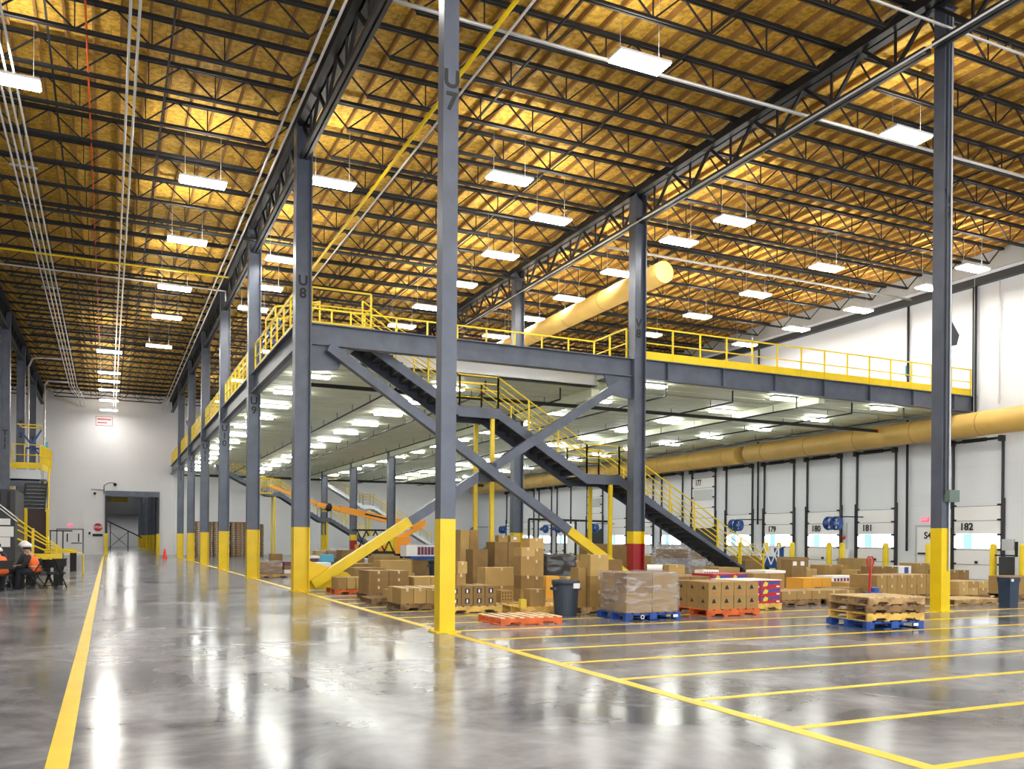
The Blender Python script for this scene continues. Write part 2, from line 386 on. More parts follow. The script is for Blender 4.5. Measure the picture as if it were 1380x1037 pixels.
# ------------------------------------------------------------------ columns
def wide_column(x, y, name, label, zt=13.4, nz=8.95, yb=1.84, red=False, top='grey'):
    t = thing('steel_column', label, 'column', (x,y,0))
    wx, wy, th = 0.46, 0.42, 0.035
    def H(z0, z1):
        a = MB(); a.box(x-wx/2,x-wx/2+th,y-wy/2,y+wy/2,z0,z1); a.box(x+wx/2-th,x+wx/2,y-wy/2,y+wy/2,z0,z1); a.box(x-wx/2+th,x+wx/2-th,y-0.07,y-0.04,z0,z1); return a
    obj('shaft', H(yb, zt), 'grey', t)
    if red:
        obj('painted_collar', H(1.42, yb), 'yellow', t); obj('painted_band', H(0.42, 1.42), 'red', t); obj('painted_base', H(0.02, 0.42), 'yellow', t)
        a = MB(); a.box(x-wx/2-0.02,x+wx/2+0.02,y-wy/2-0.02,y-wy/2,0.42,yb)
    else:
        obj('painted_base', H(0.02, yb), 'yellow', t)
    obj('base_plate', MB().box(x-0.27,x+0.27,y-0.25,y+0.25,0,0.025), 'yellow', t)
    if name:
        s = 0.40
        for i, ch in enumerate(name):
            text('column_number', ch, s, (x, y-0.085, nz-i*0.36), FY, 'char', t)
    return t
def box_column(x, y, name, label, s=0.26, zt=13.35, nz=8.95, ch=0.36):
    t = thing('steel_column', label, 'column', (x,y,0))
    obj('shaft', MB().box(x-s/2,x+s/2,y-s/2,y+s/2,1.84,zt), 'grey', t)
    obj('painted_base', MB().box(x-s/2-.002,x+s/2+.002,y-s/2-.002,y+s/2+.002,0.02,1.84), 'yellow', t)
    obj('base_plate', MB().box(x-.21,x+.21,y-.21,y+.21,0,0.02), 'yellow', t)
    a = MB(); a.box(x-.2,x+.2,y-.2,y+.2,zt-.03,zt); obj('cap_plate', a, 'dark', t)
    if name:
        for i, c in enumerate(name):
            text('column_number', c, 0.40, (x+0.01, y-s/2-0.006, nz-i*ch), FY, 'char', t)
    return t
box_column(4.99, 13.3, 'U7', 'grey square steel column with yellow base marked U7')
v7 = box_column(16.75, 13.45, 'V7', 'grey square steel column with yellow base marked V7', s=0.28, nz=9.14)
obj('conduit', MB().tube((16.67,13.45-0.17,2.6),(16.67,13.45-0.17,13.2),0.02), 'dark', v7)
obj('conduit', MB().tube((16.81,13.45-0.17,0.9),(16.81,13.45-0.17,13.2),0.022), 'silver', v7)
a = MB().box(16.67,16.99,13.45-0.29,13.45-0.15,2.42,2.68); tag(obj('junction_box', a, 'green', None), 'grey-green electrical box mounted low on column V7', 'electrical box')
a = MB(); a.prism([(16.895,5.90),(16.895,6.45),(17.16,6.15),(17.08,5.92)], 'y', 13.33, 13.6); tag(obj('wall_speaker', a, 'dark'), 'dark wedge shaped speaker horn mounted high on column V7', 'speaker')
for i in range(2, 8):
    n = i+6
    wide_column(XU, YU[i], 'U%d' % n, 'tall wide flange grey column with yellow base marked U%d' % n, nz=(8.9 if n == 8 else 6.75))
for i in range(2, 8):
    n = i+6
    wide_column(XV, YV[i], 'V8' if n == 8 else '', 'tall grey column of the middle row marked V8 with red and yellow base' if n == 8 else
      {9:'tall grey column standing just beyond V8 seen past mezzanine rail',10:'grey column hidden behind column U7 beyond the mezzanine edge',11:'grey column with yellow base in front of the boom lift turret',12:'grey column with dark red band between two yellow based columns under mezzanine',13:'most distant grey column of the middle row under mezzanine'}[n],
      nz=8.96, red=(n in (8,12)))
for i in (5,6,7):
    n = i+6
    wide_column(XT, YU[i], 'T%d' % n, 'tall grey column at the left picture edge marked T%d' % n if n == 11 else 'tall grey column beyond T11 marked T%d' % n, nz=(6.95 if n == 11 else 8.5))
for i in range(8):
    y = 90.5+9.0*i
    o = wide_column(XU-0.3, y, '', '%s grey column with yellow base seen through the far doorway' % ORD[i], zt=9.5)

# ------------------------------------------------------------------ lamps
def lamp_proto(label, group, L=1.25, W=0.5):
    t = thing('high_bay_lamp', label, 'lamp', (0,0,12.0), group)
    obj('housing', MB().box(-L/2-.03,L/2+.03,-W/2-.03,W/2+.03,0.005,0.06), 'whitep', t, local=True)
    obj('diffuser', MB().box(-L/2,L/2,-W/2,W/2,-0.03,0.004), 'lamp', t, local=True)
    obj('uplight_slot', MB().box(-L/2+.1,L/2-.1,-W/2+.06,W/2-.06,0.061,0.068), 'uplight', t, local=True)  # glowing strip added on the housing top to light the deck above
    a = MB()
    for s in (-1,1): a.tube((s*L*.4,0,0.06),(s*L*.4,0,1.815),0.006,4)
    obj('hanger_wire', a, 'silver', t, local=True)
    return t
lp = None
def lamps(pts, labels, group=None, long=False):
    global lp
    for i, (x, y) in enumerate(pts):
        lab = labels if isinstance(labels, str) else labels[i]
        if lp is None: lp = lamp_proto(lab, group); lp.location = (x,y,12.0)
        else:
            o = dup(lp, (x,y,12.0), None, lab, None)
            if 'group' in o: del o['group']
            if group: o['group'] = group
lamps([(2.48,27.1),(2.48,32.7),(2.48,39.1),(2.48,44.4),(2.48,51.3)], ['bright rectangular roof lamp, %s of the aisle row' % s for s in ('nearest','second nearest','third nearest','fourth nearest','fifth nearest')])
lamps([(0.02,54.1),(0.02,61.1),(0.02,64.3),(0.02,68.2),(0.02,73.4),(0.02,78.9)], ['small far roof lamp of the aisle centre cluster, %s from top' % s for s in ORD[:6]])
lamps([(-2.13,23.0)], 'bright roof lamp cut by the left picture edge beside conduit bundle')
lamps([(10.5,16.1),(18.57,16.0),(10.5,22.9),(18.5,22.7),(29.8,22.6)], ['largest bright roof lamp at top right of column U7','large bright roof lamp just left of column V7 top','bright roof lamp to the right of column U7 top','bright roof lamp between columns V8 and V7','bright roof lamp right of column V7 near dock wall'])
for X, Ys, nm in ((5.95,(25.5,33.3,37.3,41.0),'column U8 side'),(13.05,(25.2,29.2,33.2,37.2,41.0),'left of the tan roof duct'),(18.05,(25.1,29.1,33.1,36.9,40.9),'beside the tan roof duct'),(24.8,(25.0,29.0,33.0,37.0),'between duct and dock wall'),(30.6,(25.1,28.9,32.8,36.6),'nearest the dock wall')):
    lamps([(X,y) for y in Ys], ['roof lamp above mezzanine, %s from front in row %s' % (ORD[i], nm) for i in range(len(Ys))])
lamps([(x,y) for x in (-2.1,4.0,10.5,18.5,26.5) for y in (1.5,8.5)]+[(4.0,15.5),(26.5,16.0),(-9.0,20.0),(-9.0,34.0),(-9,48)]+[(x,y) for x in (8,14,20,26) for y in (50,60,70)],
      'roof lamp of the same rows beyond the picture edge or hidden by the mezzanine', 'roof lamps out of view')
lamps([(0.5,92),(0.5,104),(0.5,116),(0.5,128),(0.5,140),(0.5,150),(3.0,98),(3.0,110),(3.0,122),(3.0,134),(3.0,146),(3.0,153)], ['%s roof lamp in the passage beyond the far doorway' % ORD[i] for i in range(12)])  # added lamps, hidden above the door head, to brighten the passage
for o in list(COL.objects):
    if o.name.startswith('high_bay_lamp') and o.location.y > 85: o.location.z = 8.9

# ------------------------------------------------------------------ pipes and conduits under the roof
def pipe(name, pts, r, m, label, cat, group=None, n=8): return single(name, MB().path(pts, r, n), m, label, cat, group, True)
pipe('conduit', [(0.36,12,12.62),(0.36,66,12.62),(0.36,80.5,12.4)], 0.032, 'galv', 'left pipe of the paired pale conduits above the aisle', 'conduit')
pipe('conduit', [(0.54,12,12.62),(0.54,66,12.62),(0.54,80.5,12.4)], 0.032, 'galv', 'right pipe of the paired pale conduits above the aisle', 'conduit')
for i in range(4):
    x = -2.62+i*0.17
    pipe('conduit', [(x,20,12.62),(x,72,12.62),(x+0.3,76,12.55),(x+0.3,YF-.05,12.45)], 0.028, 'galv', '%s pipe from left in the conduit bundle at far left' % ORD[i], 'conduit')
for i in range(3):
    single('conduit_strut', MB().box(-2.75,-2.0,30+i*14,30.06+i*14,12.66,12.72), 'silver', '%s cross strut from the front holding the left conduit bundle' % ORD[i], 'strut')
pipe('conduit', [(4.16,12,12.66),(4.2,YF-.05,12.66)], 0.032, 'galv', 'left pipe of the conduit pair beside the aisle girder', 'conduit')
pipe('conduit', [(4.40,12,12.66),(4.43,YF-.05,12.66)], 0.032, 'galv', 'right pipe of the conduit pair beside the aisle girder', 'conduit')
pipe('sprinkler_pipe', [(-0.51,15,12.95),(-0.51,60,12.95)], 0.022, 'redpipe', 'thin orange red pipe running lengthwise above the aisle', 'pipe')
pipe('gas_pipe', [(7.55,8,12.62),(7.55,60,12.62)], 0.05, 'yellow', 'yellow gas pipe running lengthwise left of column U7 top', 'pipe')
pipe('conduit', [(7.88,8,12.62),(7.88,60,12.62)], 0.03, 'galv', 'pale conduit running beside the yellow gas pipe', 'conduit')
pipe('conduit', [(5.0,17.35,12.66),(33.2,17.35,12.66)], 0.045, 'galv', 'long pale conduit crossing the roof behind column U7 and V7', 'conduit')
pipe('conduit', [(6,13.05,12.66),(33.2,13.05,12.66)], 0.03, 'galv', 'pale conduit crossing the roof at upper right corner', 'conduit')
pipe('conduit', [(16.1,10,12.3),(16.25,50,12.3)], 0.024, 'galv', 'thin pale conduit under the middle girder', 'conduit')
pipe('conduit', [(17,28.2,12.6),(33.2,28.2,12.6)], 0.05, 'galv', 'pale conduit crossing above the mezzanine right of V8', 'conduit')
pipe('sprinkler_main', [(-4.8,34.1,12.86),(16.4,34.1,12.86)], 0.07, 'dark', 'dark sprinkler main crossing beneath roof above U9', 'pipe')
pipe('gas_pipe', [(-4.2,38.6,12.6),(4.6,38.6,12.6)], 0.04, 'yellow', 'yellow gas pipe crossing above the aisle', 'pipe')
pipe('conduit', [(-4.2,40.6,12.55),(4.7,40.6,12.55),(4.7,40.6,12.1)], 0.03, 'galv', 'pale conduit crossing above the aisle beyond the yellow gas pipe', 'conduit')
pipe('conduit', [(-4.35,59.4,0),(-4.35,59.4,11.7),(-4.15,59.4,12.2),(-3.6,59.4,12.3),(-2.6,59.4,12.3)], 0.05, 'galv', 'pale conduit rising beside column T12 and bending to the bundle', 'conduit')
pipe('conduit', [(-4.0,68,0),(-4.0,68,12.0),(-3.8,68,12.3),(-2.5,68,12.3)], 0.06, 'galv', 'pale conduit rising beside column T13', 'conduit')
# tan fabric ducts
def duct(x, y0, y1, z, r, label, ribs):
    t = thing('fabric_duct', label, 'air duct', (x,y0,z)); a = MB()
    n = 24; k = 2
    prof = [y0, y0+0.0]
    a.tube((x,y0,z),(x,y1,z),r,n); obj('duct_skin', a, 'duct', t, smooth=False)
    b = MB(); y = y0+1.2
    while y < y1: b.ring((x,y,z),(0,1,0),r,0.012,24,4); y += ribs
    obj('seam_hoops', b, 'kraft2', t)
    c = MB(); y = y0+1.6
    while y < y1: c.tube((x,y,z+r),(x,y,(ZD if z > 9 else 7.17 if y > 25.5 else ZD)),0.008,4); y += ribs*2
    obj('hanger_wire', c, 'silver', t)
    for p in t.children[0].data.polygons: p.use_smooth = len(p.vertices) == 4
    return t
duct(18.35, 26.4, 62, 11.35, 0.40, 'tan round air duct hanging under the roof behind V8', 3.0)
duct(32.3, 10.0, 38.2, 6.42, 0.50, 'tan round air duct along dock wall, right section', 3.2)
duct(32.3, 38.9, 78, 6.42, 0.50, 'tan round air duct along dock wall, far section under mezzanine', 3.2)

# ------------------------------------------------------------------ mezzanine
ZM = 7.75
def ibeam(a, p, q, h, w_, t=0.03):   # along x or y, z centre at p.z
    p = Vector(p); q = Vector(q)
    a.bar(p+Vector((0,0,h/2-t/2)), q+Vector((0,0,h/2-t/2)), w_, t); a.bar(p-Vector((0,0,h/2-t/2)), q-Vector((0,0,h/2-t/2)), w_, t); a.bar(p, q, 0.025, h-2*t)
mz = thing('mezzanine', 'large mezzanine platform on grey steel beams with cream deck underside', 'mezzanine', (XU,25.2,0))
# slab, with a stair opening between X 5.3..16.3 and Y 25.4..27.7
a = MB(); a.box(XU+0.1,XR-0.05,27.9,YF-0.02,7.45,ZM); a.box(16.35,XR-0.05,25.3,27.9,7.45,ZM); a.box(XU+0.1,7.0,25.45,27.9,7.45,ZM)
obj('deck_slab', a, 'silver', mz)
def corr(x0,x1,y0,y1,z,pitch=0.91,dp=0.22):
    m_ = MB(); y = y0
    while y < y1-0.02:
        ye = min(y+pitch, y1); s = ye-y
        pts = [(y,z),(y+s*.84,z),(y+s*.86,z+dp),(y+s*.98,z+dp),(ye,z)]
        for p, q in zip(pts, pts[1:]): m_.add([(x0,p[0],p[1]),(x1,p[0],p[1]),(x1,q[0],q[1]),(x0,q[0],q[1])], [(0,1,2,3)])
        y = ye
    return m_
obj('deck_underside', corr(XU+0.15,XR-0.1,27.9,YF-0.05,7.16), 'deckw', mz)
obj('deck_underside', corr(16.35,XR-0.1,25.35,27.9,7.18), 'deckw', mz)
a = MB(); a.bar((XV,28,7.0),(XV,YF-0.1,7.0),0.35,0.42); obj('haunch_beam', a, 'deckw', mz)
a = MB(); a.bar((25.0,25.4,7.05),(25.0,YF-0.1,7.05),0.3,0.3); obj('haunch_beam', a, 'deckw', mz)
a = MB(); ibeam(a, (XU+0.23,25.2,7.42),(XV-0.23,25.2,7.42),0.62,0.3); obj('front_beam', a, 'grey', mz)
a = MB(); ibeam(a, (XV+0.23,25.2,7.42),(XR-0.02,25.2,7.42),0.68,0.3)
x = XV+1.2
while x < XR-.5: a.box(x-0.012,x+0.012,25.06,25.34,7.1,7.74); x += 2.4
obj('front_beam', a, 'grey', mz)
a = MB(); ibeam(a, (XU+0.3,27.85,7.5),(XV,27.85,7.5),0.5,0.2); obj('opening_beam', a, 'silver', mz)
for i in range(2, 8):
    a = MB(); ibeam(a, (XU,YU[i]+0.21,7.38),(XU,YU[i+1]-0.21,7.38),0.72,0.32); obj('edge_beam', a, 'grey', mz)
a = MB(); a.box(XU+0.02,XU+0.2,25.4,YF-0.1,7.02,7.3); obj('edge_angle', a, 'silver', mz)
for s in (1,-1):
    x = XU+0.23 if s > 0 else XV-0.23
    a = MB(); a.prism([(x,7.1),(x,6.35),(x+s*0.8,6.45),(x+s*1.1,7.1)],'y',25.17,25.23); obj('gusset_plate', a, 'grey', mz)
for x in (XU, XV): pass

def rail(pts, label, h=1.07, step=1.2, toe=0.1, toe_w=0.015, picket=None, mids=2, m='yellow', cat='guard rail', r=0.022):
    t = thing('guard_rail', label, cat, pts[0]); top = MB(); mid = MB(); tb = MB()
    for p, q in zip(pts, pts[1:]):
        P = Vector(p); Q = Vector(q); top.bar(P+Vector((0,0,h)), Q+Vector((0,0,h)), 0.05, 0.045)
        for k_ in range(1, mids): mid.bar(P+Vector((0,0,h*k_/mids+.03)), Q+Vector((0,0,h*k_/mids+.03)), 0.035)
        tb.bar(P+Vector((0,0,toe/2+0.002)), Q+Vector((0,0,toe/2+0.002)), toe_w, toe)
        n = max(1, round((Q-P).length/step))
        for i in range(n+1):
            if i == 0 and p != pts[0]: continue
            c = P+(Q-P)*i/n; obj('post', MB().bar(c, c+Vector((0,0,h)), 0.05, 0.05), m, t)
        if picket:
            pk = MB(); L = (Q-P).length; k_ = int(L/picket)
            for i in range(1, k_): c = P+(Q-P)*i/k_; pk.bar(c+Vector((0,0,toe)), c+Vector((0,0,h)), 0.016)
            obj('infill_pickets', pk, m, t)
    obj('top_rail', top, m, t); obj('mid_rail', mid, m, t); obj('toe_board', tb, m, t)
    return t
rail([(XV+0.3,25.2,ZM+0.01),(XR-0.25,25.2,ZM+0.01)], 'long yellow guard rail with toe board from V8 to dock wall', h=1.12, step=1.2, toe=0.30)
rail([(XU+0.35,27.65,ZM+0.01),(16.15,27.65,ZM+0.01),(16.15,25.45,ZM+0.01)], 'yellow guard rail behind the stair opening turning toward V8', step=1.12)
rail([(XU+0.3,25.35,ZM+0.01),(7.1,25.35,ZM+0.01)], 'short yellow guard rail beside U8 at the stair head')
names = {2:'between U8 and U9',3:'between U9 and U10',4:'between U10 and U11',5:'between U11 and U12',6:'between U12 and U13',7:'between U13 and far wall'}
for i in range(2, 8):
    rail([(XU-0.02,YU[i]+0.5,ZM+0.01),(XU-0.02,YU[i+1]-(0.5 if i<7 else 0.3),ZM+0.01)], 'yellow mezzanine edge rail above the aisle ' + names[i], step=1.15, toe=0.22, picket=None if i==2 else 0.35)
# pallet gate with blue arms on the mezzanine edge
t = thing('pallet_gate', 'yellow and blue pivoting safety gate on mezzanine edge by U9', 'safety gate', (XU,31,ZM+0.01))
a = MB()
for yy in (30.2, 32.2):
    a.bar((XU+0.1,yy,9.4),(XU+1.6,yy,9.75),0.05); a.bar((XU+0.1,yy,9.4),(XU+0.1,yy,8.9),0.05); a.bar((XU+1.6,yy,9.75),(XU+1.6,yy,8.8),0.05)
a.bar((XU+0.1,30.2,9.4),(XU+0.1,32.2,9.4),0.06); a.bar((XU+1.6,30.2,9.75),(XU+1.6,32.2,9.75),0.06)
obj('gate_frame', a, 'yellow', t)
a = MB()
for yy in (30.2, 32.2): a.bar((XU+0.15,yy,9.0),(XU+0.9,yy,ZM+0.02),0.07); a.bar((XU+1.5,yy,9.0),(XU+0.9,yy,ZM+0.02),0.07)
obj('pivot_arm', a, 'blue', t)
t = thing('gate_frame', 'blue tubular frame standing on mezzanine edge just before U9', 'frame', (XU+0.1,33.4,ZM+0.01)); a = MB()
a.path([(XU+0.1,33.0,ZM+.01),(XU+0.1,33.0,8.75),(XU+0.1,33.8,8.75),(XU+0.1,33.8,ZM+.01)],0.03); a.tube((XU+0.1,33.0,8.2),(XU+0.1,33.8,8.2),0.025); obj('tube_frame', a, 'blue', t)
t = thing('pallet_gate', 'distant yellow and blue safety gate on mezzanine edge near U13', 'safety gate', (XU,66,ZM+0.01))
a = MB(); a.bar((XU+.1,65,10.1),(XU+1.4,65,10.3),0.06); a.bar((XU+.1,67,10.1),(XU+1.4,67,10.3),0.06); a.bar((XU+.1,65,10.1),(XU+.1,67,10.1),0.06); obj('gate_frame', a, 'yellow', t)
a = MB(); a.bar((XU+.1,65,10.0),(XU+.7,65,ZM+.02),0.09); a.bar((XU+.1,67,10.0),(XU+.7,67,ZM+.02),0.09); obj('pivot_arm', a, 'blue', t)

# lamps set against the deck underside
t0 = None
for X, nm in ((6.3,'first'),(11.3,'second'),(17.6,'third'),(23.8,'fourth'),(29.1,'fifth')):
    for j in range(14):
        y = 26.1+3.78*j
        if X < 16.3 and y < 28: continue
        lab = 'flat white strip lamp under mezzanine, %s lamp from front, %s row from aisle' % (ORD[j], nm)
        if t0 is None:
            t0 = thing('deck_lamp', lab, 'lamp', (X,y,7.10)); obj('housing', MB().box(-.62,.62,-.16,.16,0,.05), 'whitep', t0, local=True); obj('diffuser', MB().box(-.6,.6,-.14,.14,-.065,-.001), 'decklamp', t0, local=True)
        else: dup(t0, (X,y,7.10), None, lab)
# sprinkler pipes under the deck
for i, X in enumerate((9.0,12.1,15.1,18.1,21.1,24.2,27.1,30.0)):
    t = thing('sprinkler_line', 'black sprinkler branch pipe under mezzanine, %s from the aisle' % ORD[i], 'sprinkler pipe', (X,28.2,6.72))
    y0 = 25.9 if X > 16.5 else 28.3
    obj('branch_pipe', MB().path([(X,y0,7.15),(X,y0,6.72),(X,80,6.72)], 0.032, 6), 'black', t)
    a = MB(); y = y0+1.3
    while y < 79: a.tube((X,y,6.72),(X,y,7.0),0.014,5); y += 2.6
    obj('sprinkler_head', a, 'black', t)
a = MB().path([(XU+0.5,28.9,6.62),(XR-1.6,28.9,6.62)], 0.07, 8); single('sprinkler_main', a, 'black', 'thick black sprinkler main crossing under mezzanine front', 'pipe')
a = MB().path([(XU+0.5,74.7,6.6),(XR-1.6,74.7,6.6)], 0.09, 8); single('sprinkler_main', a, 'black', 'thick black sprinkler main crossing under mezzanine near far wall', 'pipe')
a = MB().ball((XR-1.5,28.9,6.62),.12,.12,.12); single('pipe_valve', a, 'redpipe', 'orange valve at dock end of front sprinkler main', 'valve')

# ------------------------------------------------------------------ cross brace
t = thing('cross_brace', 'large crossed diagonal brace with yellow feet between U8 and V8', 'brace', (10.8,25.2,0))
def brace(p, q, zy, nm):
    P = Vector(p); Q = Vector(q); s = (zy-P.z)/(Q.z-P.z); C = P+(Q-P)*s
    obj(nm, MB().bar(C, Q, 0.26, 0.28), 'grey', t); obj(nm+'_foot', MB().bar(P, C, 0.265, 0.285), 'yellow', t)
brace((16.2,24.97,0.16),(5.75,24.97,7.05),1.84,'diagonal')
brace((5.4,25.28,0.18),(16.1,25.28,7.05),2.05,'diagonal')
a = MB(); a.box(10.55,11.15,25.12,25.15,3.35,3.95); obj('center_plate', a, 'dark', t)
for s, x in ((1,XU+0.23),):
    a = MB(); a.prism([(x,0.03),(x+s*1.7,0.03),(x+s*1.2,0.5),(x+s*0.1,0.85),(x,0.85)],'y',25.36,25.40); obj('foot_plate', a, 'yellow', t)

# ------------------------------------------------------------------ stairs
def stair(name, label, pts, y0, y1, landings, legs, m='grey', d=0.33, both=True, h=1.0):
    t = thing(name, label, 'stair', (pts[-1][0],(y0+y1)/2,0))
    for y in (y0, y1):
        for (xa,za),(xb,zb) in zip(pts, pts[1:]): pass
        a = MB(); poly = [(x,z) for x,z in pts]+[(x-(0.0),z-d) for x,z in pts[::-1]]
        poly = [(x,z) for x,z in poly if True]
        n = len(pts)
        for i in range(n-1):
            (xa,za),(xb,zb) = pts[i], pts[i+1]
            a.prism([(xa,za),(xb,zb),(xb,max(zb-d,0.0)),(xa,za-d)],'y',y-0.03,y+0.03)
        obj('stringer', a, m, t)
    tr = MB()
    for i in range(len(pts)-1):
        (xa,za),(xb,zb) = pts[i], pts[i+1]
        if abs(za-zb) < 0.05: tr.box(xa-0.05,xb+0.05,y0+.03,y1-.03,za-0.12,za-0.06); continue
        k_ = max(2, int(abs(za-zb)/0.178)); rise = (za-zb)/k_; run = (xb-xa)/k_
        for j in range(k_):
            x0 = xa+run*j; z0 = za-rise*(j+0.5)-0.04
            tr.box(x0, x0+run+0.03, y0+.03, y1-.03, z0-0.04, z0)
            tr.box(x0, x0+0.012, y0+.03, y1-.03, z0, z0+rise*0.97)
    obj('treads', tr, 'dark', t)
    for yi, y in enumerate((y0, y1)):
        top = MB(); mid = MB(); post = MB()
        P3 = [Vector((x,y,z+0.02)) for x,z in pts]
        for a_, b_ in zip(P3, P3[1:]):
            for hh, mb_, r_ in ((h,top,0.024),(h*0.55,mid,0.02)): mb_.tube(a_+Vector((0,0,hh)), b_+Vector((0,0,hh)), r_, 6)
            o_ = 0.08 if yi == 0 else -0.08
            mid.tube(a_+Vector((0,o_,h*0.78)), b_+Vector((0,o_,h*0.78)), 0.02, 6)
            k_ = max(1, round((b_-a_).length/1.35))
            for i in range(k_+1):
                c = a_+(b_-a_)*i/k_; obj('post', MB().bar(c, c+Vector((0,0,h)), 0.045), 'yellow', t)
        obj('hand_rail', top, 'yellow', t); obj('mid_rail', mid, 'yellow', t)
    # end loop at the foot
    x,z = pts[-1]
    for (lx, lz) in legs:
        for y in (y0, y1): obj('leg', MB().bar((lx,y,0),(lx,y,lz),0.12), 'yellow', t)
    return t
stair('steel_stair', 'long grey stair with yellow handrails descending right from mezzanine behind V8',
      [(7.0,7.75),(10.2,5.8),(11.55,5.8),(14.9,3.8),(16.2,3.8),(22.65,0.02)], 25.95, 27.35, None, [(11.35,5.46),(15.85,3.46)])
stair('steel_stair', 'distant grey stair with yellow handrails under mezzanine by far wall',
      [(7.2,7.0),(10.9,5.06),(11.9,5.02),(15.0,3.12),(15.8,3.12),(20.4,0.4)], 67.4, 68.6, None, [(11.5,4.7),(15.5,2.8)])
stair('steel_stair', 'far stair with white stringer against the far wall behind boom lift',
      [(17.0,7.0),(21.0,4.6),(22.0,4.6),(27.6,1.2)], 77.2, 78.4, None, [(21.6,4.2)], m='wallw')

# ------------------------------------------------------------------ painted floor lines
def fl(x0,x1,y0,y1,label,group=None): single('floor_line', MB().box(x0,x1,y0,y1,0.0,0.004), 'yellow', label, 'floor line', group)
fl(-0.36,-0.22,2,YF-0.1,'wide yellow floor line along the left side of the aisle')
fl(4.92,5.06,2.2,YF-0.6,'wide yellow floor line along the right side of the aisle')
for k in range(17):
    y = 4.06+1.326*k
    lab = '%s yellow cross line from the front on the right floor' % ORD[k]
    fl(5.06,32.5 if k < 12 else 16,y-0.045,y+0.045,lab)

# ------------------------------------------------------------------ far wall fittings
t = thing('rolling_door_frame', 'open grey framed roll-up doorway in the far wall', 'doorway', ((DX0+DX1)/2,YF-0.1,0))
obj('door_hood', MB().box(DX0-0.1,DX1+0.1,YF-0.55,YF,DZ-0.25,DZ+0.2), 'grey', t)
for s, x in ((-1,DX0),(1,DX1)):
    obj('side_track', MB().box(x-0.1,x+0.1,YF-0.22,YF-0.01,0,DZ-0.25), 'dark', t)
    obj('track_guard', MB().box(x-0.14,x+0.14,YF-0.45,YF-0.24,0,1.85), 'yellow', t)
for i, (x,l) in enumerate(((-0.75,'dark red octagonal STOP sign left of far doorway'),)):
    t = thing('stop_sign', l, 'sign', (x,YF-.03,2.35)); a = MB(); a.prism([(x+.36*cos(pi/8+k*pi/4),2.35+.36*sin(pi/8+k*pi/4)) for k in range(8)],'y',YF-.05,YF-.01); obj('sign_plate', a, 'signred', t)
    text('lettering','STOP',0.27,(x,YF-.06,2.35),FY,'whitep',t)
single('notice_sign', MB().box(-1.15,-0.38,YF-.04,YF-.005,1.58,1.80), 'char', 'black notice board under the STOP sign', 'sign')
t = thing('wall_sign', 'white sign with faded red border high on far wall', 'sign', (-0.35,YF,11.3)); obj('sign_plate', MB().box(-0.98,0.32,YF-.05,YF-.005,10.95,11.75), 'paper', t)
a = MB()
for (x0,x1,z0,z1) in ((-0.98,.32,11.70,11.75),(-0.98,.32,10.95,11.0),(-0.98,-.93,10.95,11.75),(.27,.32,10.95,11.75),(-.85,.2,11.42,11.58),(-.85,-.1,11.15,11.28)): a.box(x0,x1,YF-.06,YF-.05,z0,z1)
obj('printed_border', a, 'signpink', t)
def exit_sign(x, y, z, facing, label):
    t = thing('exit_sign', label, 'exit sign', (x,y,z))
    if facing == 'y': obj('sign_body', MB().box(x-.2,x+.2,y-.04,y-.005,z-.1,z+.1), 'exit', t); text('lettering','EXIT',0.16,(x,y-.045,z),FY,'whitep',t)
    else: obj('sign_body', MB().box(x-.04,x-.005,y-.2,y+.2,z-.1,z+.1), 'exit', t); text('lettering','EXIT',0.16,(x-.045,y,z),FX,'whitep',t)
exit_sign(-2.82,YF,2.50,'y','small red exit sign above the far double doors')
def struct_door(n, parts, loc):
    t = bpy.data.objects.new('door_%d' % n, None); COL.objects.link(t); t.location = loc; t['kind'] = 'structure'
    for nm, mb_, m in parts: obj(nm, mb_, m, t)
    return t
a = MB(); a.box(-3.85,-3.78,YF-.06,YF-.005,0,2.18); a.box(-1.9,-1.83,YF-.06,YF-.005,0,2.18); a.box(-3.85,-1.83,YF-.06,YF-.005,2.13,2.2)
struct_door(1, [('door_frame',a,'dark'),('door_leaf',MB().box(-3.78,-2.86,YF-.04,YF-.005,0,2.13),'whitep'),('door_leaf',MB().box(-2.83,-1.9,YF-.04,YF-.005,0,2.13),'whitep'),
   ('window_slit',MB().box(-3.1,-3.0,YF-.05,YF-.04,1.1,1.8),'char'),('window_slit',MB().box(-2.25,-2.15,YF-.05,YF-.04,1.1,1.8),'char'),('push_bar',MB().box(-2.75,-1.95,YF-.10,YF-.04,.98,1.05),'black')], (-2.8,YF,0))
a = MB(); a.path([(-0.3,YF-.06,5.2),(-0.3,YF-.06,5.9),(0.1,YF-.06,6.15),(0.5,YF-.06,6.15)],0.03); a.ball((0.55,YF-.15,6.0),.14,.1,.14); a.path([(-.3,YF-.06,5.5),(-1.3,YF-.06,5.55)],0.025); a.ball((-1.0,YF-.15,5.2),.11,.1,.11)
single('door_sensor', a, 'black', 'black sensor heads on conduit above corner of far doorway', 'sensor')
single('push_station', MB().box(-1.45,-1.3,YF-.1,YF-.005,1.75,1.95), 'black', 'small black push button box between double doors and STOP sign', 'control box')
t = thing('traffic_cone', 'small red traffic cone on floor right of far doorway', 'cone', (3.75,67.5,0))
obj('cone_body', MB().lathe([(0.20,0.03),(0.16,0.1),(0.05,0.72),(0.0,0.73)],(3.75,67.5,0),14), 'cone', t, smooth=True); obj('cone_foot', MB().box(3.52,3.98,67.27,67.73,0,.03), 'cone', t)
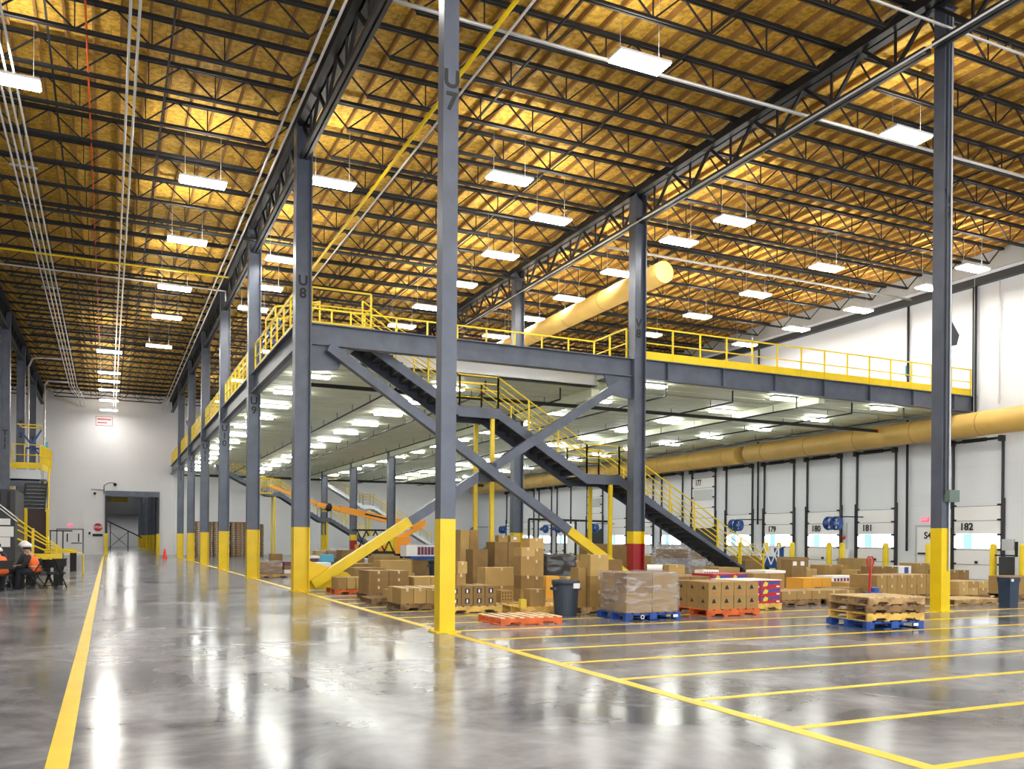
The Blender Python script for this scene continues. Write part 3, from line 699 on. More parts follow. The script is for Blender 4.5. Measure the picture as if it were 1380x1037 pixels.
# things in the passage
t = thing('conveyor', 'dark sloping conveyor on crossed legs beyond far doorway', 'conveyor', (1.2,118,0)); a = MB()
a.bar((-0.2,118,3.6),(3.9,118,1.5),0.3,0.14); obj('conveyor_bed', a, 'black', t); a = MB()
a.bar((0.3,118,0),(0.3,118,3.3),.1); a.bar((2.3,118,0),(2.3,118,2.3),.1); a.bar((0.3,118,.3),(2.3,118,2.2),.06); a.bar((2.3,118,.3),(0.3,118,2.2),.06); obj('support_frame', a, 'black', t)
single('hanging_sign', MB().box(0.1,1.7,90,90.1,4.85,5.3).tube((0.4,90.05,5.3),(0.4,90.05,9.6),.02,5).tube((1.4,90.05,5.3),(1.4,90.05,9.6),.02,5), 'yelbox', 'yellow lit sign hanging just inside the far doorway', 'sign')
struct('trim_4', MB().box(XL,10.9,157,158,5.3,9.55), 'dark')

# ------------------------------------------------------------------ dock wall
def dock_door(n, yc, num, raised=False, wid=2.15):
    y0, y1 = yc-wid/2, yc+wid/2; X = XR
    fr = MB()
    for y in (y0-0.08, y1+0.08): fr.box(X-.09,X-.005,y-.04,y+.04,0,5.95)
    fr.box(X-.26,X-.005,y0-.16,y0+.0,5.74,5.98); fr.box(X-.26,X-.005,y1-.0,y1+.16,5.74,5.98)
    for y in (y0-.14,y1+.14): fr.box(X-.12,X-.005,y-.03,y+.03,0,3.4)
    sh = MB().tube((X-.18,y0,5.88),(X-.18,y1,5.86),0.055,8); sh.tube((X-.18,yc-.5,5.88),(X-.18,yc+.6,5.88),0.085,8)
    zb = 2.35 if raised else 0.0; leaf = MB(); seam = MB()
    for k_ in range(5):
        z0 = zb+k_*0.62; leaf.box(X-.07,X-.005,y0,y1,z0+.008,z0+.612)
    for z in ((zb+.62,zb+1.24,zb+1.86,zb+2.48,zb+3.1)): seam.box(X-.075,X-.06,y0,y1,z-.010,z+.008)
    rol = MB()
    for k_ in range(6):
        for y in (y0+.03,y1-.03): rol.box(X-.14,X-.07,y-.07,y+.07,zb+k_*0.62-.03+.02,zb+k_*0.62+.07)
    t = struct_door(n, [('door_track',fr,'dark'),('spring_shaft',sh,'black'),('door_leaf',leaf,'whitep'),('panel_seams',seam,'dark'),('roller_brackets',rol,'black')], (X,yc,0))
    if raised:
        obj('door_window', MB().box(X-.085,X-.07,y0+.12,y1-.12,4.05,4.72), 'silver', t)
        text('door_number', num, 0.5, (X-.09,yc+wid*.22,5.15), FX, 'char', t, xs=0.8)
        obj('dock_opening', MB().box(X-.02,X-.006,y0,y1,0,zb), 'dark', t)
    else:
        wz = (1.32,1.92)
        dw = obj('door_window', MB().box(X-.085,X-.07,y0+.02,y1-.02,*wz), 'day', t)
        obj('window_mullion', MB().box(X-.095,X-.085,yc+.2,yc+.62,*wz), 'dayblue', dw)
        if num: text('door_number', num, 0.43, (X-.09,yc+wid*.22,2.22), FX, 'char', t, xs=1.0)
        obj('door_latch', MB().box(X-.12,X-.07,yc-.06,yc+.06,.66,.78), 'black', t)
    return t
dd = [(2,25.0,'182'),(3,30.35,'181'),(4,33.7,'180'),(5,37.0,'179'),(6,40.3,'178')]
for n,yc,num in dd: dock_door(n,yc,num)
dock_door(7,43.65,'177',True)
for i in range(8): dock_door(8+i, 46.95+3.3*i+(1.6 if i>3 else 0), '', raised=(i == 3))
dock_door(16, 20.2, '')
# man door S4
a = MB(); a.box(XR-.07,XR-.005,27.05,27.13,0,2.3); a.box(XR-.07,XR-.005,28.0,28.08,0,2.3); a.box(XR-.07,XR-.005,27.05,28.08,2.25,2.33)
t = struct_door(20, [('door_frame',a,'silver'),('door_leaf',MB().box(XR-.05,XR-.005,27.13,28.0,0,2.25),'whitep'),('push_bar',MB().box(XR-.12,XR-.05,27.2,27.9,1.02,1.09),'black')], (XR,27.55,0))
text('door_number','S4',0.42,(XR-.06,27.42,1.85),FX,'char',t)
exit_sign(XR,27.6,2.58,'x','small red exit sign on dock wall above door S4')
# down pipes and posts on the dock wall
for y, z0, l in ((28.5,1.15,'black down pipe on dock wall left of door S4'),(38.6,2.5,'black down pipe on dock wall beside the door numbered 179'),):
    single('down_pipe', MB().tube((XR-.12,y,z0),(XR-.12,y,12.4),0.055,8), 'black', l, 'pipe')
single('down_pipe', MB().tube((XR-.15,25.1,7.1),(XR-.15,25.1,12.4),0.09,8), 'black', 'thick black down pipe where mezzanine rail meets dock wall', 'pipe')
single('conduit', MB().tube((XR-.1,24.0,7.3),(XR-.1,24.0,12.4),0.03,6), 'silver', 'thin pale conduit on upper dock wall right of black pipe', 'conduit')
single('wall_pad', MB().box(XR-.1,XR-.005,28.62,28.68,9.2,9.7), 'teal', 'small green box high on dock wall beside down pipe', 'box')
# bollards
for y, l in ((36.9,'between two crates of dock crossing gate'),(35.9,'before door 179'),(34.9,'right of the white gate'),(32.35,'left of door 181'),(31.5,'right of the white post'),(28.9,'left of the S4 door'),(26.6,'just right of column V7'),(23.55,'right of door 182'),(22.3,'at the right picture edge'),(39.0,'by the stair foot'),(42.0,'behind the stair foot'),(70,'far left of dock wall'),(71.2,'farthest left of dock wall')):
    t = thing('bollard', 'yellow steel bollard by dock wall ' + l, 'bollard', (32.4,y,0)); obj('post_sleeve', MB().lathe([(0.13,0),(0.13,1.4),(0.10,1.49),(0.0,1.52)],(32.4,y,0),16), 'yellow', t, smooth=True)
    obj('anchor_plate', MB().box(32.22,32.58,y-.18,y+.18,0,.02), 'yellow', t)
# dock fans with arms
def fan(y, label, x=32.0, z=2.45, two=False):
    t = thing('dock_fan', label, 'fan', (x,y,z))
    obj('swing_arm', MB().path([(XR-.004,y-.4,z+.32),(x+.6,y-.3,z+.32),(x,y,z+.32),(x,y,z+.2)],0.03), 'black', t)
    ys = (y,) if not two else (y, y+.45)
    for yy in ys:
        a = MB(); a.lathe([(0.30,-.14),(0.34,-.1),(0.34,.1),(0.30,.14)],(0,0,0),18)
        a2 = MB(); a2.v = [(x+v[2], yy+v[0], z+v[1]) for v in a.v]; a2.f = a.f; obj('fan_shroud', a2, 'blue', t)
        c = MB()
        for r_ in (0.12,0.2,0.28): c.ring((x-.15,yy,z),(1,0,0),r_,0.008,16,4)
        for k_ in range(8): c.bar((x-.15,yy,z),(x-.15,yy+.32*cos(k_*pi/4),z+.32*sin(k_*pi/4)),0.01)
        obj('fan_grille', c, 'blue', t)
        b_ = MB()
        for k_ in range(4): an = k_*pi/2+.4; b_.add([(x-.03,yy,z),(x+.02,yy+.28*cos(an),z+.28*sin(an)),(x-.05,yy+.28*cos(an+.7),z+.28*sin(an+.7))],[(0,1,2)])
        obj('fan_blades', b_, 'blue', t)
        obj('motor', MB().tube((x-.1,yy,z),(x+.1,yy,z),.08,10), 'silver', t)
    d = MB(); d.lathe([(0.05,0),(0.12,-.12),(0.14,-.28),(0.0,-.28)],(x-.1,y+.55,z+.15),12); obj('lamp_head', d, 'blue', t, smooth=True)
    obj('lamp_lens', MB().lathe([(0.0,0),(0.1,0)],(x-.1,y+.55,z-.14),12), 'yelbox', t)
for y, l, tw in ((31.5,'blue dock fan on arm between doors 180 and 181',True),(38.7,'blue dock fan on arm left of door 179',True),(48.6,'blue dock fan seen just left of column V8',False),
              (54.4,'blue double dock fan left of the yellow stair posts',True),(60.2,'blue dock fan right of the grey column beyond V8',False),(62.3,'blue dock fan above brown box stack by brace',False),(70.5,'blue double dock fan between the yellow landing posts',True),(77.5,'farthest blue dock fan left of yellow landing posts',False)):
    fan(y, l, two=tw)
# controls right of door 182
t = thing('dock_control_stand', 'dark control stand with grey screen right of door 182', 'control stand', (32.3,22.9,0)); a = MB()
a.box(32.1,32.5,22.7,23.1,0,1.0); obj('cabinet', a, 'dark', t); obj('screen', MB().box(32.2,32.3,22.55,23.05,1.25,1.7), 'silver', t); a = MB(); a.bar((32.3,22.5,1.0),(32.3,22.5,1.6),.08); a.bar((32.3,22.5,1.05),(32.3,23.4,1.05),.06); obj('bracket', a, 'black', t)
single('conduit_bundle', MB().path([(33.2,26.35,0.6),(33.2,26.35,2.6),(33.2,26.5,3.4)],.04), 'silver', 'vertical grey control conduit left of door 182', 'conduit')
single('control_box', MB().box(XR-.25,XR-.005,26.2,26.6,2.2,3.0), 'whitep', 'white control box on wall just right of V7', 'control box')
t = thing('utility_post', 'white utility post with red stop light between dock doors 180 and 181', 'post', (33.1,32.0,0)); obj('post_body', MB().box(33.0,33.3,31.85,32.15,0,1.2), 'whitep', t); obj('signal_light', MB().ball((33.0,32.0,1.75),.1,.1,.1), 'signred', t); obj('signal_bracket', MB().bar((33.2,32.0,1.2),(33.2,32.0,2.5),.05), 'silver', t)
# white folding gate with blue machine behind
t = thing('folding_gate', 'white lattice folding gate in front of dock door 179', 'gate', (30.5,35.6,0)); a = MB()
for i in range(5):
    y = 34.6+i*.55; a.bar((31.2,y,.35),(31.2,y+.55,1.35),.045); a.bar((31.2,y+.55,.35),(31.2,y,1.35),.045)
a.bar((31.2,34.6,0.85),(31.2,37.4,0.85),.05); a.bar((31.2,34.6,1.4),(31.2,37.4,1.4),.03); a.bar((31.2,34.6,0),(31.2,34.6,1.4),.06); a.bar((31.2,37.4,0),(31.2,37.4,1.4),.06)
obj('lattice', a, 'whitep', t)
t = thing('pallet_truck', 'blue electric pallet truck parked behind white folding gate', 'pallet truck', (32.0,35.6,0)); a = MB(); a.box(31.7,32.3,35.0,36.2,.15,.75); a.box(31.8,32.2,35.3,35.6,.75,1.2); obj('body', a, 'blue', t); obj('wheel', MB().tube((31.66,35.2,.12),(31.76,35.2,.12),.12,12), 'rubber', t); obj('wheel', MB().tube((31.66,36.0,.12),(31.76,36.0,.12),.12,12), 'rubber', t); obj('hand_grip', MB().path([(32,35.4,1.1),(31.9,34.9,1.3)],.03), 'black', t)

# ------------------------------------------------------------------ pallets
def pallet(x, y, z, bwf, top, side, label, w=1.22, d=1.02, rz=0, n=7, group=None, block=False):
    t = thing('pallet', label, 'pallet', (x+w/2,y+d/2,z), group, rz)
    H = 0.14
    a = MB()
    for i in range(n):
        bw = (w/n)*(bwf or 0.74)
        x0 = -w/2+(w-bw)*i/(n-1); a.box(x0,x0+bw,-d/2,d/2,H-0.018,H)
    obj('top_boards', a, top, t, local=True)
    for yy in (-d/2, -0.022, d/2-0.045):
        a = MB()
        if block:
            for xx in (-w/2, -0.08, w/2-0.16): a.box(xx,xx+0.16,yy-(0.05 if yy > 0.3 else 0),yy+0.10,0.016,H-0.036)
            a.box(-w/2,w/2,yy-(0.05 if yy > 0.3 else 0),yy+0.10,H-0.036,H-0.019)
        else:
            x0, x1 = -w/2, w/2; a.prism([(x0,0.016),(x0+.17,0.016),(x0+.2,.055),(x0+.38,.055),(x0+.42,0.016),(x1-.42,0.016),(x1-.38,.055),(x1-.2,.055),(x1-.17,0.016),(x1,0.016),(x1,H-.019),(x0,H-.019)],'y',yy,yy+0.045)
        obj('stringer', a, side, t, local=True)
    a = MB()
    for i in range(4):
        x0 = -w/2+(w-0.1)*i/3; a.box(x0,x0+0.1,-d/2,d/2,0,0.015)
    obj('bottom_boards', a, side, t, local=True)
    return t
POS = {}
BOXN = [0]
def carton(x0,x1,y0,y1,z0,z1,m,label,group,prints=None,name='carton'):
    BOXN[0] += 1
    g = 0.007
    j = 0.0
    if prints is None:
        mb_ = MB().box(x0+g,x1-g,y0+g,y1-g,z0,z1-0.002)
        return tag(obj(name, mb_, m), label, 'box', group)
    t = thing(name, label, 'box', ((x0+x1)/2,(y0+y1)/2,z0), group)
    obj('carton_body', MB().box(x0+g,x1-g,y0+g,y1-g,z0,z1-0.002), m, t)
    wx, hz = x1-x0, z1-z0; xc = (x0+x1)/2; yf = y0+g-.002
    if prints == 'tape':
        obj('tape_strip', MB().box(xc-.025,xc+.025,y0+g-.001,y1-g+.001,z1-.002,z1-.0005).box(xc-.025,xc+.025,yf,y0+g,z1-.07,z1-.002), 'tape', t)
    elif prints == 'triangle':
        a = MB(); zc = z1-hz*.42; s_ = min(wx,hz)*.19; a.prism([(xc-.02-s_,zc-s_*.6),(xc-.02+s_,zc-s_*.6),(xc-.02+s_*.2,zc+s_),(xc-.02-s_*.3,zc+s_*.9)],'y',yf-.002,y0+g); yc=(y0+y1)/2
        a.prism([(yc-s_,zc-s_*.6),(yc+s_,zc-s_*.6),(yc+s_*.2,zc+s_)],'x',x0+g-.002,x0+g); obj('printed_mark', a, 'char', t)
        obj('red_text_mark', MB().box(xc-.06,xc+.06,yf,y0+g,z0+.05,z0+.065), 'redpipe', t)
    elif prints == 'label':
        obj('shipping_label', MB().box(xc-.05,xc+.06,yf,y0+g,z0+hz*.35,z0+hz*.75), 'paper', t)
    elif prints == 'eight':
        obj('dark_print', MB().box(xc-.05,xc+.05,yf,y0+g,z0+hz*.25,z0+hz*.75), 'char', t); obj('white_print', MB().box(xc-.018,xc+.018,yf-.002,yf,z0+hz*.32,z0+hz*.66), 'paper', t)
    elif prints == 'fruit':
        obj('blue_band', MB().prism([(x0+.03,z0+hz*.35),(x1-.03,z0+hz*.62),(x1-.03,z0+hz*.92),(x0+.03,z0+hz*.70)],'y',yf-.001,y0+g), 'bluebox', t)
        obj('yellow_blob', MB().prism([(x0+wx*.15,z0+hz*.2),(x0+wx*.35,z0+hz*.3),(x0+wx*.4,z0+hz*.7),(x0+wx*.25,z0+hz*.9),(x0+wx*.15,z0+hz*.5)],'y',yf-.003,yf-.001), 'yelbox', t)
        obj('white_lid_edge', MB().box(x1-.12,x1-.03,yf-.003,y0+g,z0+.02,z0+.05), 'paper', t)
    elif prints == 'holes':
        a = MB()
        for i in range(4):
            for k_ in range(3): a.box(x0+wx*(.15+.22*i),x0+wx*(.15+.22*i)+.02,yf,y0+g,z0+hz*(.2+.27*k_),z0+hz*(.2+.27*k_)+.03)
        obj('hand_holes', a, 'char', t)
    elif prints == 'twolabels':
        a = MB(); a.box(x0+wx*.1,x0+wx*.35,yf,y0+g,z1-.2,z1-.06); a.box(x0+wx*.6,x0+wx*.85,yf,y0+g,z1-.2,z1-.06); obj('shipping_label', a, 'paper', t)
    return t
LAY = {1:['only'],2:['lower','upper'],3:['bottom','middle','top'],4:['bottom','second','third','top'],5:['bottom','second','third','fourth','top']}
def load(x, y, w, d, z0, z1, nx, ny, nz, m, place, look='brown', prints=None, full=False, group=None, skip=()):
    """cartons of one pallet load; only those that can be seen from the front, the left or above"""
    bx, by, bz = w/nx, d/ny, (z1-z0)/nz
    for k_ in range(nz):
        for j in range(ny):
            for i in range(nx):
                if not (True or full): continue
                if (i,j,k_) in skip: continue
                bits = []
                if nz > 1: bits.append(LAY[nz][k_]+' layer')
                if ny > 1: bits.append(('front' if j == 0 else 'back' if j == ny-1 else 'middle')+' row')
                if nx > 1: bits.append(('left' if i == 0 else 'right' if i == nx-1 else ORD[i]+' from left'))
                lab = f'{look} carton, ' + (', '.join(bits)+', ' if bits else '') + place
                ws = lab.split()
                r = (random.random()-.5)*0.012
                mm = random.choice(m) if isinstance(m, (list,tuple)) else m
                pr = prints if (prints and (j == 0 or i == 0)) else ('tape' if (prints and k_ == nz-1) else None)
                carton(x+i*bx,x+(i+1)*bx,y+j*by+r,y+(j+1)*by+r,z0+k_*bz,z0+(k_+1)*bz,mm,lab,group,pr)
K = 'kraft'; K2 = 'kraft2'; K3 = 'kraft3'

# --- front row, right of U7
pallet(6.25,13.86,0,0.5, 'orangetop','orangep','empty orange pallet with pale top boards on floor right of U7')
p = pallet(8.80,13.83,0,'','bluep','bluep','blue pallet under the large stretch wrapped load', w=1.25, d=1.0, block=True)
a = MB().ring((-0.25,-0.503,0.07),(0,1,0),0.035,0.009,14,5); obj('pallet_logo', a, 'paper', p, local=True)
obj('printed_patch', MB().box(.45,.56,-.504,-.5,.05,.10), 'paper', p, local=True)
load(8.84,13.87,1.17,0.92,0.14,0.90,2,2,2,['kraft','kraft3','kraft2'],'on blue pallet under clear stretch wrap', 'large kraft', full=True, skip=())
def wrapped(x0,x1,y0,y1,z0,z1,label,m='wrap',amp=0.012,n=14):
    bm = bmesh.new(); bmesh.ops.create_cube(bm, size=1.0)
    bmesh.ops.subdivide_edges(bm, edges=bm.edges, cuts=n, use_grid_fill=True)
    from mathutils import noise
    sx, sy, sz = x1-x0, y1-y0, z1-z0
    for v in bm.verts:
        p_ = Vector((v.co.x*sx, v.co.y*sy, v.co.z*sz)); nn = noise.noise(Vector((p_.x*4+x0, p_.y*4+y0, p_.z*9)))
        s_ = amp*(1+nn*1.6)/0.5
        v.co = Vector((p_.x+v.co.x*s_, p_.y+v.co.y*s_, p_.z+(v.co.z*s_ if v.co.z > 0 else 0)))
    me = bpy.data.meshes.new('stretch_wrap'); bm.to_mesh(me); bm.free(); me.materials.append(M[m])
    for p_ in me.polygons: p_.use_smooth = True
    o = bpy.data.objects.new('stretch_wrap', me); COL.objects.link(o); o.location = ((x0+x1)/2,(y0+y1)/2,(z0+z1)/2+0.002)
    return tag(o, label, 'plastic wrap')
wrapped(8.83,10.02,13.86,14.80,0.145,0.905,'clear shiny stretch wrap around the cartons on blue pallet')
t = thing('wrap_roll', 'white roll of stretch film lying on the large wrapped load', 'roll', (9.75,14.25,0.93))
obj('film', MB().tube((9.62,14.35,0.985),(9.86,14.17,0.985),0.062,18), 'paper', t, smooth=False); obj('core_tube', MB().tube((9.60,14.365,0.985),(9.875,14.159,0.985),0.035,14), 'char', t)
pallet(10.88,14.08,0,'','orangep','orangep','orange pallet under the cartons with black triangle prints', w=1.34, d=1.15)
load(10.92,14.10,1.28,1.1,0.14,0.69,4,3,2,K,'on the orange pallet','kraft triangle printed',prints='triangle')
pallet(12.55,15.15,0,'','yellowp','yellowp','pale wooden pallet under the red and blue fruit cartons')
load(12.6,15.2,1.18,0.95,0.14,0.64,2,2,3,'redbox','right of triangle cartons','red blue fruit',prints='fruit')
single('lid_sheet', MB().box(12.58,13.8,15.18,16.17,0.645,0.66), 'paper', 'white sheet lying on top of the nearest red fruit cartons', 'sheet')
pallet(13.0,16.7,0,'','wooddk','wooddk','dark pallet under the second stack of red fruit cartons')
load(13.1,16.75,1.05,0.85,0.14,0.73,2,1,3,'redbox','in the stack behind triangle cartons','red fruit',prints='fruit')
# U7 side stack
pallet(6.30,16.6,0,'','woodpale','yellowp','pale pallet under small eight marked cartons right of U7')
load(6.34,16.62,1.06,0.9,0.14,0.55,4,2,2,K2,'on pallet right of U7','dark marked',prints='eight')
carton(6.60,6.82,16.9,17.15,0.55,0.80,K,'kraft carton, lower of two standing on the marked cartons by U7',None,'tape'); carton(6.62,6.84,16.88,17.12,0.80,1.05,K3,'kraft carton, upper of two standing on the marked cartons by U7',None,'tape')
pallet(7.7,18.2,0,'','woodp','woodp','wooden pallet under the two large light cartons behind U7 stack')
carton(7.85,8.70,18.3,18.8,0.45,0.87,K3,'wide light kraft carton on top at centre left of tall stacks',None,'tape'); carton(7.85,8.70,18.3,18.9,0.14,0.45,K,'wide kraft carton beneath the wide light carton',None,'tape')
carton(7.75,8.05,17.2,17.6,0.14,0.41,K,'small carton with rows of dark holes on pallet left of tall stack',None,'holes')
pallet(7.55,17.1,0,'','woodpale','woodp','pale pallet under the tall carton tower and hole punched carton', w=1.22, d=0.95)
for k_, (z0,z1) in enumerate(((0.14,0.42),(0.42,0.72),(0.72,1.15),(1.15,1.35))): carton(8.30+.01*(k_%2),8.66,17.35,17.75,z0,z1,[K,K2,K,K3][k_],'kraft carton in left tall tower by bin, %s from floor' % ORD[k_],None,'tape')
for k_, (z0,z1) in enumerate(((0.0,0.33),(0.33,0.66),(0.66,1.05),(1.05,1.32),(1.32,1.56))): carton(8.88+.02*(k_%2),9.26,18.1,18.5,z0,z1,[K2,K2,K,K,K3][k_],'kraft carton in right tall tower by bin, %s from floor' % ORD[k_],None,'tape')
pallet(7.62,15.9,0,'','yellowp','yellowp','yellowish pallet under the single carton left of grey bin', w=1.15, d=.95)
carton(7.86,8.22,15.98,16.3,0.14,0.50,K,'single square carton on yellowish pallet left of grey bin',None,'tape')
single('yellow_block', MB().box(7.63,7.76,15.93,16.05,0.142,0.30), 'yelbox', 'bright yellow block on the pallet left of grey bin', 'block')
# trash can
def can(x, y, r, h, label, m='bin'):
    t = thing('trash_can', label, 'trash can', (x,y,0))
    obj('bin_body', MB().lathe([(0,0),(r*.80,0),(r*.97,h*.86),(r*.93,h*.87),(0.72*r,0.03),(0,0.03)],(x,y,0),28), m, t, smooth=False)
    obj('rim', MB().lathe([(r*.97,h*.86),(r*1.02,h*.86),(r*1.05,h*.985),(r*1.0,h),(r*.95,h*.985),(r*.93,h*.86)],(x,y,0),28), m, t, smooth=True)
    for s in (-1,1): obj('handle', MB().box(x+s*r*1.0-.03,x+s*r*1.0+.03,y-.09,y+.09,h*.72,h*.80), m, t)
    return t
c = can(8.33,15.32,0.275,0.72,'round dark grey trash can with white label between cartons')
obj('label_sticker', MB().prism([(8.33+.02,.56),(8.33+.16,.56),(8.33+.16,.66),(8.33+.02,.66)],'y',15.32-.298,15.32-.262), 'paper', c)
# tall tower left of the wrapped load
pallet(8.78,15.45,0,'','woodp','woodp','wooden pallet under the tall carton tower left of wrapped load', w=1.0, d=.9)
for k_, (z0,z1) in enumerate(((0.14,0.48),(0.48,0.78),(0.78,1.22))): carton(9.0,9.45,15.5,15.95,z0,z1,[K,K,K3][k_],'large carton in tower left of wrapped load, %s layer' % LAY[3][k_],None,'tape')
for k_, (z0,z1) in enumerate(((0.14,0.5),(0.5,0.95))): carton(8.80,9.0,15.65,16.0,z0,z1,K,'narrow carton on left side of tower by wrapped load, %s' % LAY[2][k_],None,None)
# behind wrapped and triangle loads
pallet(11.55,16.3,0,'','wooddk','wooddk','dark pallet under brown cartons behind the triangle cartons')
load(11.6,16.35,1.1,0.9,0.14,0.70,2,2,2,K2,'on dark pallet behind triangle cartons','brown')
pallet(13.4,18.5,0,'','woodp','woodp','wooden pallet under flat topped load behind the brown cartons')
load(13.5,18.55,1.05,0.9,0.14,0.62,2,1,1,K,'beneath flat board near dotted crate','kraft')
carton(14.05,14.6,19.9,20.4,0.52,0.86,K3,'kraft carton standing above loads behind the film roll',None,'tape')
carton(13.9,14.8,19.8,20.6,0.0,0.52,K2,'brown carton under the carton behind the film roll',None)
t = thing('bottle_crate', 'crate of dark and pale dotted packs left of brown carton', 'crate', (14.8,19.1,0.0)); obj('crate_body', MB().box(14.55,15.05,19.0,19.4,0.0,0.74), 'paper', t); a = MB()
for i in range(6):
    for k_ in range(4): a.box(14.57+i*.08,14.61+i*.08,18.99,19.0,.36+k_*.09,.42+k_*.09)
obj('dark_dots', a, 'char', t)
load(15.4,19.45,0.75,0.6,0.0,0.79,1,1,2,K,'right of dotted crate','kraft')
pallet(15.6,18.3,0,'','woodp','woodp','wooden pallet under wide cartons with white tray on top')
load(15.68,18.35,1.1,0.95,0.14,0.66,2,1,2,K,'under the white tray','kraft')
single('paper_tray', MB().box(16.15,16.85,18.4,19.2,0.663,0.735), 'paper', 'flat white tray on wide cartons behind red fruit stack', 'tray')
# low load and amber
pallet(14.4,15.85,0,'','wooddk','wooddk','dark pallet left under the long low kraft cartons'); pallet(15.75,15.8,0,'','wooddk','wooddk','dark pallet right under the long low kraft cartons', w=1.1)
load(14.45,15.9,2.35,0.9,0.14,0.34,5,2,1,K,'in long low load by fruit cartons','flat kraft',prints='tape')
pallet(18.0,18.95,0,'','yellowp','yellowp','yellowish pallet under the amber cartons')
load(18.05,19.0,1.1,0.7,0.14,0.48,3,1,1,'amber','behind long low load','amber yellow')
single('amber_sheet', MB().box(16.7,17.98,17.6,18.5,0.165,0.20).box(16.7,17.98,17.6,18.5,0.0,0.02).box(16.75,16.85,17.65,18.45,0.02,0.165).box(17.8,17.9,17.65,18.45,0.02,0.165), 'amber', 'flat amber platform left of the amber cartons', 'platform')
carton(20.4,21.05,22.0,22.5,0.0,0.94,K2,'tall brown carton with two white labels before dock door 179',None,'twolabels')
# middle right
pallet(17.3,16.95,0,'','woodp','woodp','wooden pallet under low cartons left of pallet jack handle')
load(17.4,17.0,1.1,0.9,0.14,0.30,3,2,1,K2,'left of pallet jack handle','low brown')
pallet(19.6,18.9,0,'','yellowp','woodp','pallet with thin stack behind low cartons left of jack handle'); load(19.7,18.95,1.0,0.9,0.14,0.33,2,1,1,K3,'thin stack left of jack handle','flat kraft')
pallet(21.2,20.95,0,'','whitep','woodp','pallet under the white printed packs'); t = thing('printed_pack', 'flat stack of white packs with blue and purple print', 'pack', (21.8,21.4,.14))
obj('pack_body', MB().box(21.2,22.5,21.0,21.9,.14,.42), 'paper', t); a = MB()
for i in range(9): a.box(21.25+i*.14,21.34+i*.14,20.99,21.0,.26,.36)
obj('purple_print', a, 'purple', t)
pallet(18.2,16.45,0,'','wooddk','wooddk','dark pallet left under the big two layer carton load'); pallet(19.5,16.45,0,'','wooddk','wooddk','dark pallet right under the big two layer carton load', w=1.0)
load(18.2,16.5,2.2,0.95,0.14,0.66,6,2,2,K,'big load left of V7','kraft',prints='tape')
for (x,y,w_,z1,l) in ((24.85,25.0,1.15,.65,'at dock side before door 180'),(23.9,25.0,.55,.51,'small one before door 179'),(25.45,24.0,.65,.48,'small one behind jack handle'),(25.4,23.0,1.0,.65,'behind big load right of jack handle'),(27.4,23.0,.9,.76,'just left of V7 above big load'),(24.1,19.0,.9,.66,'just right of V7 behind stacks')):
    pallet(x-.05,y-.05,0,'','woodp','woodp','wooden pallet under two cartons '+l, w=max(.75,w_+.1), d=.9)
    load(x,y,w_,.8,.14,z1,2,1,1,random.choice([K,K2,K3]),l,'brown',prints='tape')
t = thing('drum_pack', 'white and blue printed packs on load right of jack handle', 'pack', (26.6,23.2,0)); obj('pack_body', MB().box(26.45,27.1,23.0,23.5,0.0,.66), 'paper', t); obj('blue_print', MB().box(26.75,26.95,22.99,23.0,.3,.62), 'bluebox', t)
# right of V7
pallet(18.75,14.6,0,'','woodpale','woodp','empty light wooden pallet between V7 and the blue bin', w=1.5, d=1.0)
pallet(20.3,15.75,0,'','wooddk','wooddk','dark pallet under cartons right of V7'); load(20.4,15.8,1.15,0.9,0.14,0.50,3,2,2,[K,K3],'right of V7','kraft',prints='tape')
pallet(22.3,15.45,0,'','wooddk','wooddk','dark pallet at right picture edge'); load(22.35,15.5,1.1,.9,.14,.62,2,1,3,[K,K2],'at right picture edge','brown')
t = thing('storage_bin', 'square dark blue plastic bin with white sticker right of V7', 'bin', (19.2,13.75,0)); x, y = 19.42, 13.72
def taper(x,y,w0,w1,d0,d1,z0,z1): return MB().add([(x-w0/2,y-d0/2,z0),(x+w0/2,y-d0/2,z0),(x+w0/2,y+d0/2,z0),(x-w0/2,y+d0/2,z0),(x-w1/2,y-d1/2,z1),(x+w1/2,y-d1/2,z1),(x+w1/2,y+d1/2,z1),(x-w1/2,y+d1/2,z1)],[(0,3,2,1),(4,5,6,7),(0,1,5,4),(1,2,6,5),(2,3,7,6),(3,0,4,7)])
obj('bin_body', taper(x,y,.29,.33,.27,.31,0,.60), 'bluebin', t); obj('rim', taper(x,y,.35,.37,.33,.35,.60,.71), 'bluebin', t); obj('sticker', MB().box(x-.15,x-.08,y-.19,y-.17,.62,.68), 'paper', t)
for s in (-1,1): obj('handle', MB().box(x+s*.18-.02,x+s*.18+.02,y-.1,y+.1,.55,.64), 'bluebin', t)
# pallet stack with pallet jack
cx, cy, RZ = 12.58, 11.42, -0.15
for k_, (tp, sd, l) in enumerate((('bluep','bluep','blue pallet, bottom of the stack on floor left of V7'),('yellowp','yellowp','yellow wooden pallet, second from bottom of stack left of V7'),('wooddk','wooddk','dark weathered pallet, third in stack left of V7'),('woodpale','woodp','pale topped wooden pallet, top of stack left of V7'))):
    p = pallet(cx-.61+(k_-1.5)*.01, cy-.52, k_*0.141, '', tp, sd, l, w=1.2, d=1.05, rz=RZ+(0,0.01,-.02,.03)[k_], block=(k_ == 0))
    if k_ == 0:
        obj('white_patch', MB().box(.38,.48,-.529,-.524,.05,.10), 'paper', p, local=True)
t = thing('pallet_jack', 'hand pallet jack with red loop handle and blue pump behind pallet stack', 'pallet jack', (13.85,12.75,0))
x, y = 13.85, 12.75
a = MB(); a.tube((x,y,.35),(x,y-.02,.98),.026,8)
